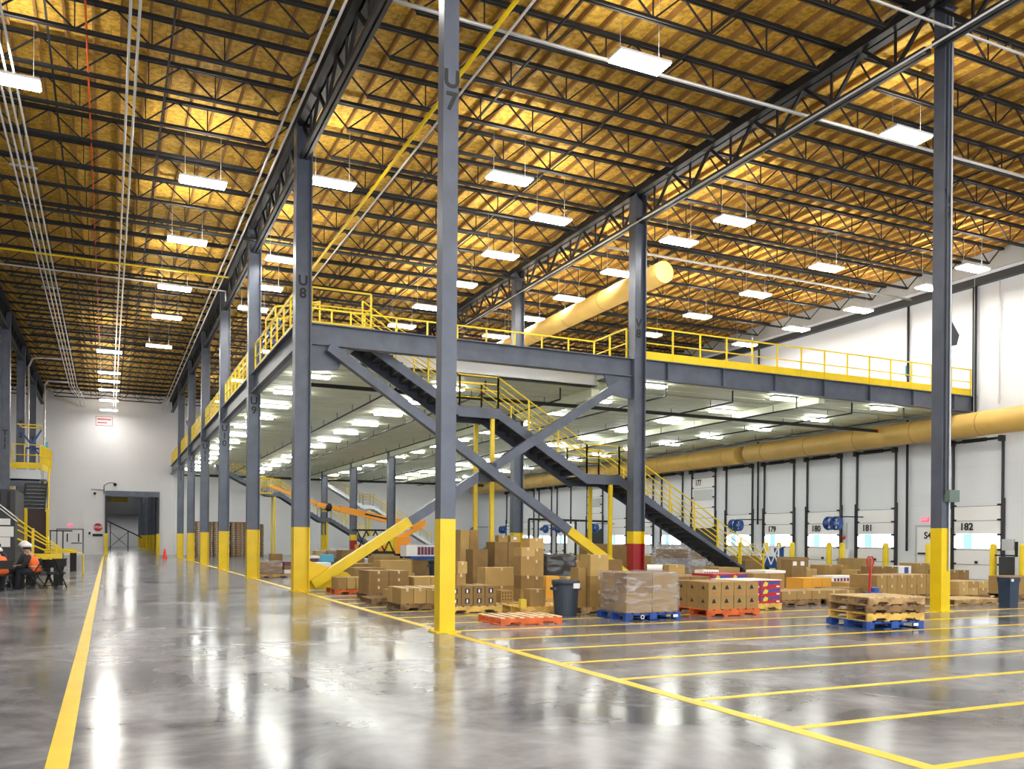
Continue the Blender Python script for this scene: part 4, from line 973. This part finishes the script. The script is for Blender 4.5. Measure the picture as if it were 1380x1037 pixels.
a.path([(x,y-.02,.98),(x-.05,y-.02,1.02),(x-.085,y-.02,1.10),(x-.085,y-.02,1.17),(x-.05,y-.02,1.23),(x,y-.02,1.215),(x+.05,y-.02,1.23),(x+.085,y-.02,1.17),(x+.085,y-.02,1.10),(x+.05,y-.02,1.02),(x,y-.02,.98)],.014); a.tube((x,y-.02,.98),(x,y-.02,1.2),.012,6)
obj('loop_handle', a, 'signred', t, smooth=False)
a = MB(); a.tube((x+.02,y+.02,.12),(x+.02,y+.02,.42),.06,12); a.box(x-.05,x+.30,y-.06,y+.12,.30,.52); a.lathe([(0,0),(.09,0),(.09,.14),(0,.16)],(x+.2,y+.05,.46),14); obj('pump_body', a, 'blue', t)
obj('steer_wheel', MB().tube((x-.09,y+.03,.09),(x+.11,y+.03,.09),.09,16), 'rubber', t)
a = MB()
for s in (-.26,.26): a.box(x+.1+s-.08,x+.1+s+.08,y+.15,y+.6,.06,.12)
a.box(x-.28,x+.5,y+.1,y+.2,.06,.40); obj('fork_frame', a, 'blue', t)
obj('yellow_tag', MB().box(x+.30,x+.34,y-.08,y-.05,.25,.42), 'yelbox', t)

# --- left of U7
pallet(5.60,17.55,0,'','wooddk','wooddk','dark pallet under low cartons just left of U7')
load(5.62,17.60,1.15,1.0,0.14,0.47,4,3,1,[K,K3],'low load left of U7','kraft',prints='tape')
pallet(5.85,21.05,0,'','wooddk','wooddk','dark pallet under the long dark load left of U7')
load(5.9,21.1,1.05,1.0,0.14,0.71,2,1,3,K2,'large load behind low cartons','dark kraft',prints='tape')
pallet(5.5,19.4,0,'','wooddk','wooddk','dark pallet with one open small carton between two loads', w=.9)
carton(5.9,6.3,19.5,19.9,0.14,0.34,K3,'small carton left of low load by U7',None,'tape'); 
pallet(5.6,23.4,0,'','wooddk','orangep','reddish pallet under narrow cartons near brace foot'); load(5.7,23.45,1.0,.8,.14,.45,4,1,1,[K3,K],'near brace foot','narrow kraft')
pallet(6.9,26.6,0,'','woodp','woodp','pallet under flat load behind brace foot'); load(7.0,26.7,1.0,.9,.14,.60,2,1,2,K,'behind the brace foot','kraft')
pallet(7.9,27.0,0,'','wooddk','wooddk','pallet under the wide kraft load by dark bin'); load(7.95,27.05,1.05,.9,.14,.82,1,1,2,K3,'wide load left of dark round bin','kraft')
pallet(7.5,29.0,0,'','woodp','woodp','pallet under the flat cartons behind brace'); load(7.6,29.05,1.0,.9,.14,.67,2,1,2,[K,K3],'row behind the yellow brace','kraft')
pallet(9.1,32,0,'','woodp','woodp','pallet under thin cartons beyond brace'); load(9.15,32.05,1.05,.8,.14,.87,1,1,3,K,'thin stack beyond brace','kraft')
pallet(8.8,36,0,'','woodp','woodp','pallet under square brown load beyond U8'); load(8.9,36.05,1.0,.9,.14,1.04,1,1,2,K2,'square load below red banded column','brown')
c = can(9.95,27.3,.28,.84,'dark grey round bin with pale lid behind U7','bin')
pallet(6.8,20.9,0,'','woodp','woodp','pallet under low cartons left edge of U7'); load(7.05,21.0,.9,.8,.14,.55,2,1,1,[K3],'half hidden behind U7','kraft')
pallet(5.22,34.1,0,'','woodp','woodp','pallet under the wrapped brown load right of U9'); load(5.28,34.6,.9,.5,.14,.58,1,1,1,K2,'inside wrap right of U9','brown')
wrapped(5.27,6.17,34.45,35.2,.145,.63,'clear stretch wrap with white top on load right of U9')
pallet(6.2,34.3,0,'','bluep','bluep','small blue pallet beside wrapped load right of U9', w=.8, block=True); load(6.25,34.4,.6,.5,.14,.6,1,1,3,['paper','purple',K2],'beside wrapped load near U8','mixed')
carton(7.0,7.55,42,42.6,0.0,.78,K2,'distant brown carton seen left of U8 base',None)
# coloured goods
t = thing('goods_stack', 'stack of cyan and teal plastic packs between U8 and brace', 'goods stack', (8.2,36,0)); obj('cyan_packs', MB().box(8.0,8.55,35.9,36.5,.55,.85), 'cyan', t); obj('teal_packs', MB().box(7.95,8.3,35.85,36.5,.3,.55), 'teal', t); obj('base_carton', MB().box(7.9,8.6,35.9,36.6,0,.3), K2, t)
t = thing('goods_stack', 'stack of purple and white packs right of U8', 'goods stack', (7.3,35,0)); obj('purple_packs', MB().box(7.0,7.7,35.0,35.6,.5,.72), 'purple', t); obj('white_packs', MB().box(7.0,7.75,34.95,35.6,.72,.82), 'paper', t); obj('base_carton', MB().box(6.95,7.75,35,35.7,0,.5), K, t)
for (x,y,w_,z1,l) in ((6.9,33,.85,.60,'flat pale packs right of U8 base'),(8.6,37.2,.6,1.0,'white plastic bundle above the cyan packs'),(19.6,28.0,1.2,1.22,'messy wrapped goods right of V8'),(21.2,30,1.0,1.40,'tall leaning wrapped goods right of V8'),(22.9,31,1.1,1.05,'wrapped goods beside leaning stack under stair'),(24.4,31.5,1.0,.85,'low wrapped goods near stair foot')):
    if 'wrapped' in l or 'bundle' in l:
        pallet(x-.05,y-.05,0,'','woodp','woodp','pallet under '+l, w=w_+.1, d=.95)
        n_ = 3; ob = MB(); r_ = random.Random(x)
        z = .14; hgt = (z1-.16)/n_; cm = [K2,K,'silver']
        for k_ in range(n_):
            dx = (r_.random()-.5)*.08; carton(x+.06+dx,x+w_-.06+dx,y+.08,y+.75,z,z+hgt,cm[(k_+int(x))%3],'bulky pack, %s layer, in %s' % (LAY[3][k_],' '.join(l.split()[-9:])),None); z += hgt
        wrapped(x-.02,x+w_+.02,y,y+.85,.145,z1+.02,'loose clear film around '+l, amp=.03)
    else:
        pallet(x-.05,y-.05,0,'','woodp','woodp','pallet under '+l, w=w_+.1); single('flat_packs', MB().box(x,x+w_,y,y+.9,.14,z1), 'paper', l, 'packs')
# behind the towers
pallet(9.9,24.2,0,'','woodp','woodp','pallet under the dark cartons left of second tall column'); load(10.0,24.25,.5,.6,.14,1.22,1,1,2,K2,'below landing post, left stack','tall dark')
pallet(10.75,24.5,0,'','woodp','woodp','pallet under the wide carton stack before V9'); load(10.85,24.55,.9,.7,.14,1.45,2,1,2,K2,'wide stack before grey column V9','large dark')
carton(11.0,11.33,24.6,24.9,1.45,1.66,K,'left small carton on top of the wide stack before V9',None,'tape'); carton(11.4,11.73,24.6,24.9,1.45,1.66,K3,'right small carton on top of the wide stack before V9',None,'label')
pallet(10.3,26.2,0,'','woodp','woodp','pallet under the tall pale boxes between yellow posts'); load(10.4,26.3,.65,.5,.14,1.84,2,1,3,[K3,K],'between the yellow landing posts','pale')
pallet(11.3,22,0,'','wooddk','wooddk','dark pallet under the black wrapped bundle'); carton(11.4,12.2,22.05,22.75,.14,1.02,'char','black bulky pack inside dark film right of tall towers',None)
wrapped(11.37,12.23,22.0,22.8,.145,1.08,'shiny black stretch film bundle right of tall towers','blackwrap',.03)
load(10.3,20.0,.4,.4,0,.58,1,1,1,'amber','orange printed one above grey bin','kraft'); load(10.8,19.8,.75,.5,0,.56,2,1,1,K3,'low one above grey bin','kraft')
load(14.5,24,.65,.6,0,.90,1,1,2,K2,'left of V8 base behind tower','dark')
load(12.6,22.3,1.1,.8,0,.62,2,1,1,K2,'behind tower left of V8','dark'); load(12.9,24.2,1.0,.8,0,.85,1,1,2,K,'under brace end left of V8','brown')
for i,(x,y,z1) in enumerate(((19.6,34,1.38),(20.8,34,1.32))): load(x,y,1.1,.8,0,z1,1,1,2,K2,'%s stack between yellow stair posts' % ('left','right')[i],'brown')
t = thing('crate_stack', 'white and maroon printed crates on blue pallet behind U7', 'crates', (12,35,0)); obj('support_pallet', MB().box(11.6,12.85,35,35.9,.66,.8), 'bluep', t); obj('crate_body', MB().box(11.4,12.8,35,35.8,.8,1.26), 'paper', t); a = MB()
for i in range(6): a.box(11.9+i*.15,12.02+i*.15,34.985,35.0,.86,1.2)
obj('maroon_print', a, 'purple', t); obj('base_load', MB().box(11.6,12.85,35.05,35.9,0,.66), K2, t)
# background rows on the far part of the staging floor
r = random.Random(3); n_ = 0
spots = []
for y in (26.8,30.5,33.8,38.5,42.5,47.0):
    for x in (10.2,13.5,15.4,17.8,20.4,23.0,25.6,28.2):
        if y < 29 and 8 < x < 24: continue
        if (x > 18.5 and y < 36 and x < 25.6) or (x < 13.2 and y < 31): continue
        spots.append((x,y))
for x, y in spots:
    zt_ = 0.35+r.random()*0.55; n_ += 1
    side = 'left' if x < 15 else 'middle' if x < 22 else 'right'
    pl = 'far pallet, %s from left in %s distant row' % (ORD[sum(1 for q in spots if q[1]==y and q[0]<x)], ORD[[26.8,30.5,33.8,38.5,42.5,47.0].index(y)])
    pallet(x-.05,y-.05,0,'','woodp','woodp','wooden %s' % pl, w=1.2)
    load(x,y,1.1,.9,.14,zt_,1,1,1 if r.random() < .6 else 2,r.choice([K,K2,K3,'silver']),'on '+pl,'distant')
# far stacks of empty pallets
pm = None
for i, (x, n) in enumerate(((6.4,19),(7.75,19),(9.1,19),(10.45,18))):
    for k_ in range(n):
        lab = 'brown pallet near far wall, %s of %s stack from aisle' % ('level %d' % (k_+1) if False else ORD[k_]+' from floor', ORD[i])
        if pm is None: pm = pallet(x,73.6,0,'','wooddk','wooddk',lab)
        else: dup(pm, (x+.61+(r.random()-.5)*.04,74.11,k_*.15), None, lab)
for k_ in range(3): pass

# ------------------------------------------------------------------ boom lift
t = thing('boom_lift', 'orange telescopic boom lift parked under mezzanine with long raised boom', 'boom lift', (18.3,57,0))
def tr(pts): return pts
a = MB(); a.bar((19.9,57,2.62),(18.9,57,2.5),.4,.45); a.bar((18.0,57,1.6),(19.6,57,2.4),.26,.3); a.bar((17.6,57,2.2),(18.9,57,2.5),.2,.2); obj('boom_riser', a, 'orange', t)
a = MB(); a.bar((18.9,57,2.5),(13.9,57,3.52),.34,.42); obj('boom_section', a, 'orange', t)
obj('boom_lettering', MB().bar((17.2,56.8,2.88),(15.6,56.8,3.2),.02,.10), 'char', t)
a = MB(); a.bar((14.2,57,3.45),(12.4,57,3.78),.24,.30); obj('boom_section', a, 'orange', t)
a = MB(); a.bar((12.6,57,3.75),(9.4,57,4.9),.16,.2); obj('boom_jib', a, 'orange', t)
a = MB(); a.ball((13.2,57,3.6),.28,.2,.28); obj('boom_knuckle', a, 'black', t)
a = MB(); a.box(8.3,9.5,56.5,57.5,4.35,4.42)
for z in (4.85,5.35): a.path([(8.3,56.5,z),(9.5,56.5,z),(9.5,57.5,z),(8.3,57.5,z),(8.3,56.5,z)],.025)
for x,y in ((8.3,56.5),(9.5,56.5),(9.5,57.5),(8.3,57.5),(8.9,56.5),(8.9,57.5)): a.bar((x,y,4.4),(x,y,5.4),.04)
obj('basket', a, 'yelbox', t)
a = MB(); a.box(15.2,19.2,56.1,57.9,.55,1.15); obj('chassis', a, 'orange', t)
a = MB(); a.prism([(16.6,1.15),(18.4,1.15),(18.7,1.4),(18.5,1.75),(17.6,1.7),(16.6,1.5)],'y',56.3,57.7); obj('turret', a, 'orange', t)
for x in (15.9,18.6):
    for y in (55.95,57.75): w_ = obj('wheel', MB().tube((x,y,.48),(x,y+.35,.48),.48,20), 'rubber', t); obj('wheel_hub', MB().tube((x,y-.02,.48),(x,y+.0,.48),.22,14), 'orange', w_)
# machine with black frame left of boom lift and yellow tugs
t = thing('scissor_lift', 'black and silver machine frame parked beside boom lift wheels', 'machine', (14.6,50,0)); a = MB(); a.box(13.2,15.6,50,51,.35,.8); 
for i in range(4): a.bar((13.3+i*.55,50.1,.8),(13.85+i*.55,50.1,2.0),.07); a.bar((13.85+i*.55,50.1,.8),(13.3+i*.55,50.1,2.0),.07)
a.box(13.2,15.6,50,51,2.0,2.1); obj('frame', a, 'black', t); obj('side_panel', MB().box(13.9,14.6,49.95,49.99,1.0,1.7), 'silver', t)
for x in (13.5,15.3): obj('wheel', MB().tube((x,49.9,.2),(x,51.1,.2),.2,12), 'rubber', t)
def tug(x,y,label):
    t = thing('tow_tractor', label, 'tow tractor', (x,y,0)); obj('body', MB().prism([(x-.8,.25),(x+.8,.25),(x+.8,.7),(x+.2,.75),(x,1.1),(x-.5,1.15),(x-.8,.9)],'y',y,y+.8), 'black', t)
    obj('yellow_cover', MB().box(x+.1,x+.75,y+.05,y+.75,.75,.95).box(x-.5,x-.1,y+.1,y+.7,1.15,1.3), 'yellow', t); obj('mast', MB().bar((x-.4,y+.4,1.1),(x-.4,y+.4,1.75),.06), 'black', t); obj('seat', MB().box(x-.1,x+.1,y+.2,y+.6,.95,1.1), 'signred', t)
    for xx in (x-.55,x+.55): obj('wheel', MB().tube((xx,y-.02,.22),(xx,y+.82,.22),.22,14), 'rubber', t)
tug(15.9,40,'black and yellow tow tractor seen just right of U7'); tug(19.5,43.5,'second black and yellow tow tractor left of brace end')
# fence stand between yellow stair posts
t = thing('display_frame', 'black square frame with white sign left of right yellow stair post', 'frame', (20.3,38,0)); a = MB(); a.path([(18.6,38,0),(18.6,38,2.55),(23.2,38,2.5),(23.2,38,0)],.06); a.bar((20.6,38,0),(20.6,38,2.5),.09); a.bar((21.2,38,0),(21.2,38,2.5),.09); obj('frame', a, 'black', t); obj('sign_panel', MB().box(20.7,21.1,37.93,37.97,.9,2.35), 'paper', t)

# ------------------------------------------------------------------ left side
t = thing('access_platform', 'raised yellow railed platform with dark stair at far left', 'platform', (-4.0,55,0))
obj('platform_deck', MB().box(-4.9,-3.15,55,58.5,4.62,4.72).box(-4.9,-3.45,55.0,55.1,4.3,4.7), 'grey', t)
obj('fascia_panel', MB().box(-4.85,-3.4,55.3,55.35,4.72,5.4), 'silver', t) if False else None
a = MB(); a.bar((-4.86,55,5.45),(-3.45,55,5.45),.03,.35); a.bar((-3.40,55,5.42),(-3.05,58.3,5.42),.03,.35); obj('toe_board', a, 'yellow', t)
obj('under_panel', MB().box(-4.86,-3.42,55.05,55.09,4.35,5.25), 'silver', t)
a = MB()
for z in (6.05,6.62): a.tube((-4.86,55,z),(-3.45,55,z),.03,6); a.tube((-3.45,55,z),(-3.05,58.3,z),.03,6)
obj('top_rail', a, 'yellow', t)
for x,y in ((-4.8,55),(-4.2,55),(-3.45,55),(-3.3,56.2),(-3.18,57.2),(-3.05,58.3)): obj('post', MB().bar((x,y,5.3),(x,y,6.65),.055), 'yellow', t)
a = MB()
for i in range(22): f_ = i/22; a.bar((-3.42+.37*f_,55.1+3.2*f_,5.5),(-3.42+.37*f_,55.1+3.2*f_,6.6),.03)
obj('infill_pickets', a, 'yellow', t)
a = MB()
for i in range(20): z = 4.3-i*.21; y = 55-i*.30; a.box(-4.1,-3.12,y-.3,y,z-.05,z); a.box(-4.1,-3.12,y-.02,y,z,z+.2)
obj('treads', a, 'dark', t); a = MB()
for i in range(20): z = 4.3-i*.21; y = 55-i*.30; a.box(-4.1,-3.12,y-.32,y-.3,z-.05,z+.005)
obj('tread_nosings', a, 'silver', t)
for x in (-3.62,-2.68): obj('leg', MB().bar((x,48.4,0),(x,48.4,2.9),.13), 'yellow', t)
a = MB(); 
for x in (-4.14,-3.09): a.bar((x,55,4.35),(x,49.0,.15),.05,.3)
obj('stringer', a, 'black', t)
a = MB(); a.path([(-3.0,55,5.4),(-2.62,47.6,1.1),(-2.62,47.6,0)],.04); a.path([(-3.0,55,4.9),(-2.62,47.6,.6)],.03); obj('hand_rail', a, 'yellow', t)
for x,y in ((-4.8,55.2),(-3.2,55.2),(-4.8,58),(-3.2,58)): obj('leg', MB().bar((x,y,0),(x,y,4.62),.12), 'yellow' if y < 56 else 'grey', t)
a = MB(); a.bar((-4.8,55.1,2.5),(-3.4,55.1,4.3),.1); obj('diagonal_strut', a, 'silver', t)
t = thing('pallet_gate', 'blue and yellow pivoting gate on the far left platform', 'safety gate', (-4.2,57,4.72)); a = MB()
for x in (-4.6,-3.6): a.bar((x,56.5,7.9),(x,58,7.9),.06)
a.bar((-4.7,56.5,7.9),(-3.5,56.5,7.9),.06); a.bar((-4.7,58,7.9),(-3.5,58,7.9),.06); obj('gate_frame', a, 'yellow', t)
a = MB(); a.bar((-4.7,57,7.8),(-3.6,57,6.2),.1); a.bar((-3.5,57,7.7),(-4.1,57,6.6),.1); a.bar((-4.3,57,6.6),(-3.5,57,6.6),.1); a.bar((-4.3,57,4.73),(-4.3,57,6.6),.1); a.bar((-3.6,57,4.73),(-3.6,57,6.6),.1); obj('pivot_arm', a, 'blue', t)
single('green_lamp', MB().box(-3.35,-3.2,57.5,57.6,6.66,7.05), 'teal', 'small green box on corner of far left platform rail', 'box')
# dark storage enclosure with notices
t = thing('equipment_enclosure', 'tall dark ribbed enclosure with white notices at left edge', 'enclosure', (-4.2,41.5,0))
a = MB(); a.box(-6.5,-3.45,41.0,45,0,3.45); obj('body', a, 'dark', t); a = MB()
for i in range(9): a.box(-6.3+i*.32,-6.2+i*.32,40.96,41.0,2.6,3.35)
obj('ribs', a, 'black', t)
a = MB()
for (x0,x1,z0,z1) in ((-4.4,-3.62,1.98,2.24),(-4.4,-3.50,1.50,1.92),(-4.05,-3.62,1.08,1.48)): a.box(x0,x1,40.93,40.98,z0,z1)
obj('paper_notice', a, 'paper', t)
single('brown_cabinet', MB().box(-3.95,-2.75,48.6,49.6,0,2.75), 'browncab', 'dark brown cabinet below the far left stair', 'cabinet')
# sloping yellow handrails of the ramp
t = thing('ramp_rail', 'yellow sloping handrails with bent end post beside the seated workers', 'hand rail', (-0.91,40.2,0))
a = MB(); a.path([(-3.3,40.2,2.21),(-1.70,40.2,.99),(-0.97,40.2,.83),(-0.91,40.2,.76),(-0.91,40.2,0.01)],.032); obj('top_rail', a, 'yellow', t)
a = MB(); a.path([(-3.3,40.2,2.0),(-1.75,40.2,.95)],.03); a.path([(-3.3,40.2,1.78),(-1.95,40.2,.98)],.03); a.path([(-3.3,40.2,1.42),(-2.35,40.2,.97),(-1.5,40.2,.97)],.035); obj('mid_rail', a, 'yellow', t)
a = MB(); a.path([(-4.0,40.2,2.85),(-3.3,40.2,2.24)],.025); a.path([(-4.0,40.25,2.7),(-3.3,40.25,2.1)],.02); obj('grey_rail', a, 'galv', t)
for x,z in ((-2.75,1.85),(-1.9,1.2)): obj('post', MB().bar((x,40.2,0),(x,40.2,z),.09), 'yellow', t)
obj('foot_plate', MB().box(-1.02,-.8,40.1,40.3,0,.015), 'yellow', t)
for (x0,x1,y,l) in ((-2.25,-1.28,30.6,'near yellow barrier beam on black legs behind the workers'),(-2.5,-1.26,43,'farther yellow barrier beam on black legs')):
    t = thing('safety_barrier', l, 'barrier', ((x0+x1)/2,y,0)); obj('beam', MB().box(x0,x1,y-.08,y+.08,.80,.98), 'yellow', t)
    for x in (x0+.1,x1-.12): 
        obj('leg', MB().box(x-.12,x+.14,y-.1,y+.12,0,.8), 'rubber', t)
t = thing('turnstile_gate', 'grey tubular gate frame standing before the far double doors', 'gate', (-3.0,70,0)); a = MB(); a.path([(-4.2,70,0),(-4.2,70,1.95),(-2.3,70,1.95)],.05); a.path([(-3.7,70,0),(-3.7,70,1.95)],.04); a.path([(-2.9,70,0),(-2.9,70,1.95)],.04); obj('tube_frame', a, 'dark', t)

# ------------------------------------------------------------------ people at the table
def skin(name, pts, edges, m, parent, sub=1):
    me = bpy.data.meshes.new(name); me.from_pydata([p[:3] for p in pts], edges, []); me.update()
    bm = bmesh.new(); bm.from_mesh(me); ly = bm.verts.layers.skin.verify(); bm.verts.ensure_lookup_table()
    for i, v in enumerate(bm.verts):
        r_ = pts[i][3]; r_ = r_ if isinstance(r_, tuple) else (r_, r_); v[ly].radius = r_
        v[ly].use_root = (i == 0)
    bm.to_mesh(me); bm.free(); me.materials.append(M[m])
    o = bpy.data.objects.new(name, me); COL.objects.link(o)
    if parent is not None: o.parent = parent
    o.modifiers.new('skin', 'SKIN').use_smooth_shade = True; s_ = o.modifiers.new('sub', 'SUBSURF'); s_.levels = sub; s_.render_levels = sub
    return o
def person(x, y, rz, label, hat=True, lean=0.18, hatc='hat'):
    """seated figure facing local +Y, seat height 0.45"""
    t = thing('person', label, 'person', (x,y,0), None, rz)
    ly = sin(lean); lz = cos(lean)
    def up(d, x_=0, f=0): return (x_, -0.02+ly*d+f, 0.50+lz*d)
    P = [(*up(0.02),0.105),(*up(.22),(.12,.09)),(*up(.40),(.14,.095)),(*up(.50),(.09,.07)),(*up(.58),.055),(*up(.62,0,.02),.08),(*up(.70,0,.03),.09),(*up(.76,0,.03),.07)]
    E_ = [(0,1),(1,2),(2,3),(3,4),(4,5),(5,6),(6,7)]
    for s in (-1,1):
        n = len(P); sh = up(.44, s*.19); el = (s*.25, sh[1]+.12, sh[2]-.26); wr = (s*.15, el[1]+.24, el[2]+.02)
        P += [(*sh,.06),(*el,.045),(*wr,.032),(s*.13,wr[1]+.07,wr[2],(.035,.02))]
        E_ += [(2,n),(n,n+1),(n+1,n+2),(n+2,n+3)]
        for fi,(fx,fl_) in enumerate(((-.03,.06),(-.01,.075),(.01,.07),(.03,.055))):
            m_ = len(P); P.append((s*.13+fx,wr[1]+.07+fl_,wr[2]-.02,.009)); E_.append((n+3,m_))
        n2 = len(P); P += [(s*.10,.02,.50,.07),(s*.13,.42,.50,.055),(s*.13,.44,.10,.035),(s*.13,.56,.045,.03)]
        E_ += [(0,n2),(n2,n2+1),(n2+1,n2+2),(n2+2,n2+3)]
    skin('body', P, E_, 'skin', t)
    # clothing shells
    V = [(*up(-.05),(.20,.17)),(*up(.10),(.195,.155)),(*up(.22),(.185,.145)),(*up(.42),(.205,.145)),(*up(.53),(.12,.10))]
    E2 = [(0,1),(1,2),(2,3),(3,4)]
    for s in (-1,1):
        n = len(V); sh = up(.44, s*.19); V.append((*sh,.09)); E2.append((3,n))
    skin('vest', V, E2, 'vest', t)
    a = MB(); c0 = up(.16); 
    obj('reflective_band', MB().ball((c0[0],c0[1],c0[2]),.215,.175,.03,16,5), 'silver', t, local=True)
    for s in (-1,1):
        sh = up(.42, s*.2); el = (s*.25, sh[1]+.12, sh[2]-.26); wr = (s*.15, el[1]+.22, el[2]+.02)
        skin('sleeve', [(*up(.49,s*.06),.095),(*sh,.092),(*el,.07),(*wr,.05)], [(0,1),(1,2),(2,3)], 'cloth', t)
        skin('trouser_leg', [(s*.07,-.04,.50,.13),(s*.13,.43,.50,.095),(s*.13,.45,.12,.075),(s*.13,.45,.06,.075)], [(0,1),(1,2),(2,3)], 'cloth', t)
        obj('boot', MB().ball((s*.13,.50,.05),.055,.13,.055,10,6), 'rubber', t, local=True, smooth=True)
    h = up(.70,0,.03)
    obj('face', MB().ball((0,h[1]+.085,h[2]-.015),.012,.022,.02,8,5), 'skin', t, local=True, smooth=True)   # nose
    obj('hair', MB().ball((0,h[1]-.012,h[2]+.03),.105,.112,.10,14,8,z0=-.35), 'hair', t, local=True, smooth=True)
    if hat:
        a = MB().ball((0,h[1]-.005,h[2]+.065),.135,.155,.125,16,8,z0=-.1); a.ball((0,h[1]+.10,h[2]+.06),.10,.09,.012,12,4)
        hh = obj('hard_hat', a, hatc, t, local=True, smooth=True)
        obj('hat_ridge', MB().ball((0,h[1]-.005,h[2]+.085),.02,.14,.115,8,6), hatc, hh, local=True, smooth=True)
    return t
def chair(x, y, rz, label):
    t = thing('folding_chair', label, 'chair', (x,y,0), None, rz)
    obj('seat', MB().box(-.2,.2,-.2,.2,.42,.45), 'black', t, local=True); obj('backrest', MB().box(-.2,.2,-.26,-.235,.62,.85), 'black', t, local=True)
    for s in (-1,1):
        obj('leg', MB().bar((s*.2,-.26,.86),(s*.2,.26,0.01),.025), 'black', t, local=True); obj('leg', MB().bar((s*.2,.12,.44),(s*.2,-.24,0.01),.025), 'black', t, local=True)
    obj('cross_bar', MB().bar((-.2,.2,.12),(.2,.2,.12),.018).bar((-.2,-.19,.1),(.2,-.19,.1),.018), 'black', t, local=True)
    return t
for (x,y,rz,l,cl,hat,lean) in ((-1.86,28.5,1.25,'person in white hard hat and orange vest sitting nearest the aisle','black folding chair under worker nearest the aisle',True,.38),
    (-2.12,29.5,1.15,'person in white hard hat behind the worker nearest the aisle','black folding chair under the rear hatted worker',True,.18),
    (-3.05,31.0,2.9,'dark haired person without hat in orange vest at table','black folding chair under the bareheaded worker',False,.15),
    (-2.62,27.5,.35,'person in white hard hat bending low over the table','black folding chair under the bending worker',True,.70),
    (-3.35,27.4,.1,'person in white hard hat cut by the left picture edge','black folding chair at left picture edge',True,.45)):
    person(x,y,rz,l,hat,lean); chair(x,y,rz,cl)
chair(-1.38,28.4,-.6,'empty black folding chair with crossed legs beside workers'); chair(-1.42,29.6,.5,'second empty black folding chair behind the first by the workers')
t = thing('folding_table', 'dark folding table in front of the seated workers', 'table', (-3.3,29.2,0)); obj('table_top', MB().box(-4.3,-2.75,28.35,30.2,.70,.74), 'char', t); obj('dark_cloth', MB().box(-4.28,-2.78,28.38,28.40,.1,.7), 'char', t)
for x in (-4.2,-2.85):
    for y in (28.45,30.1): obj('leg', MB().bar((x,y,0),(x,y,.70),.04), 'black', t)
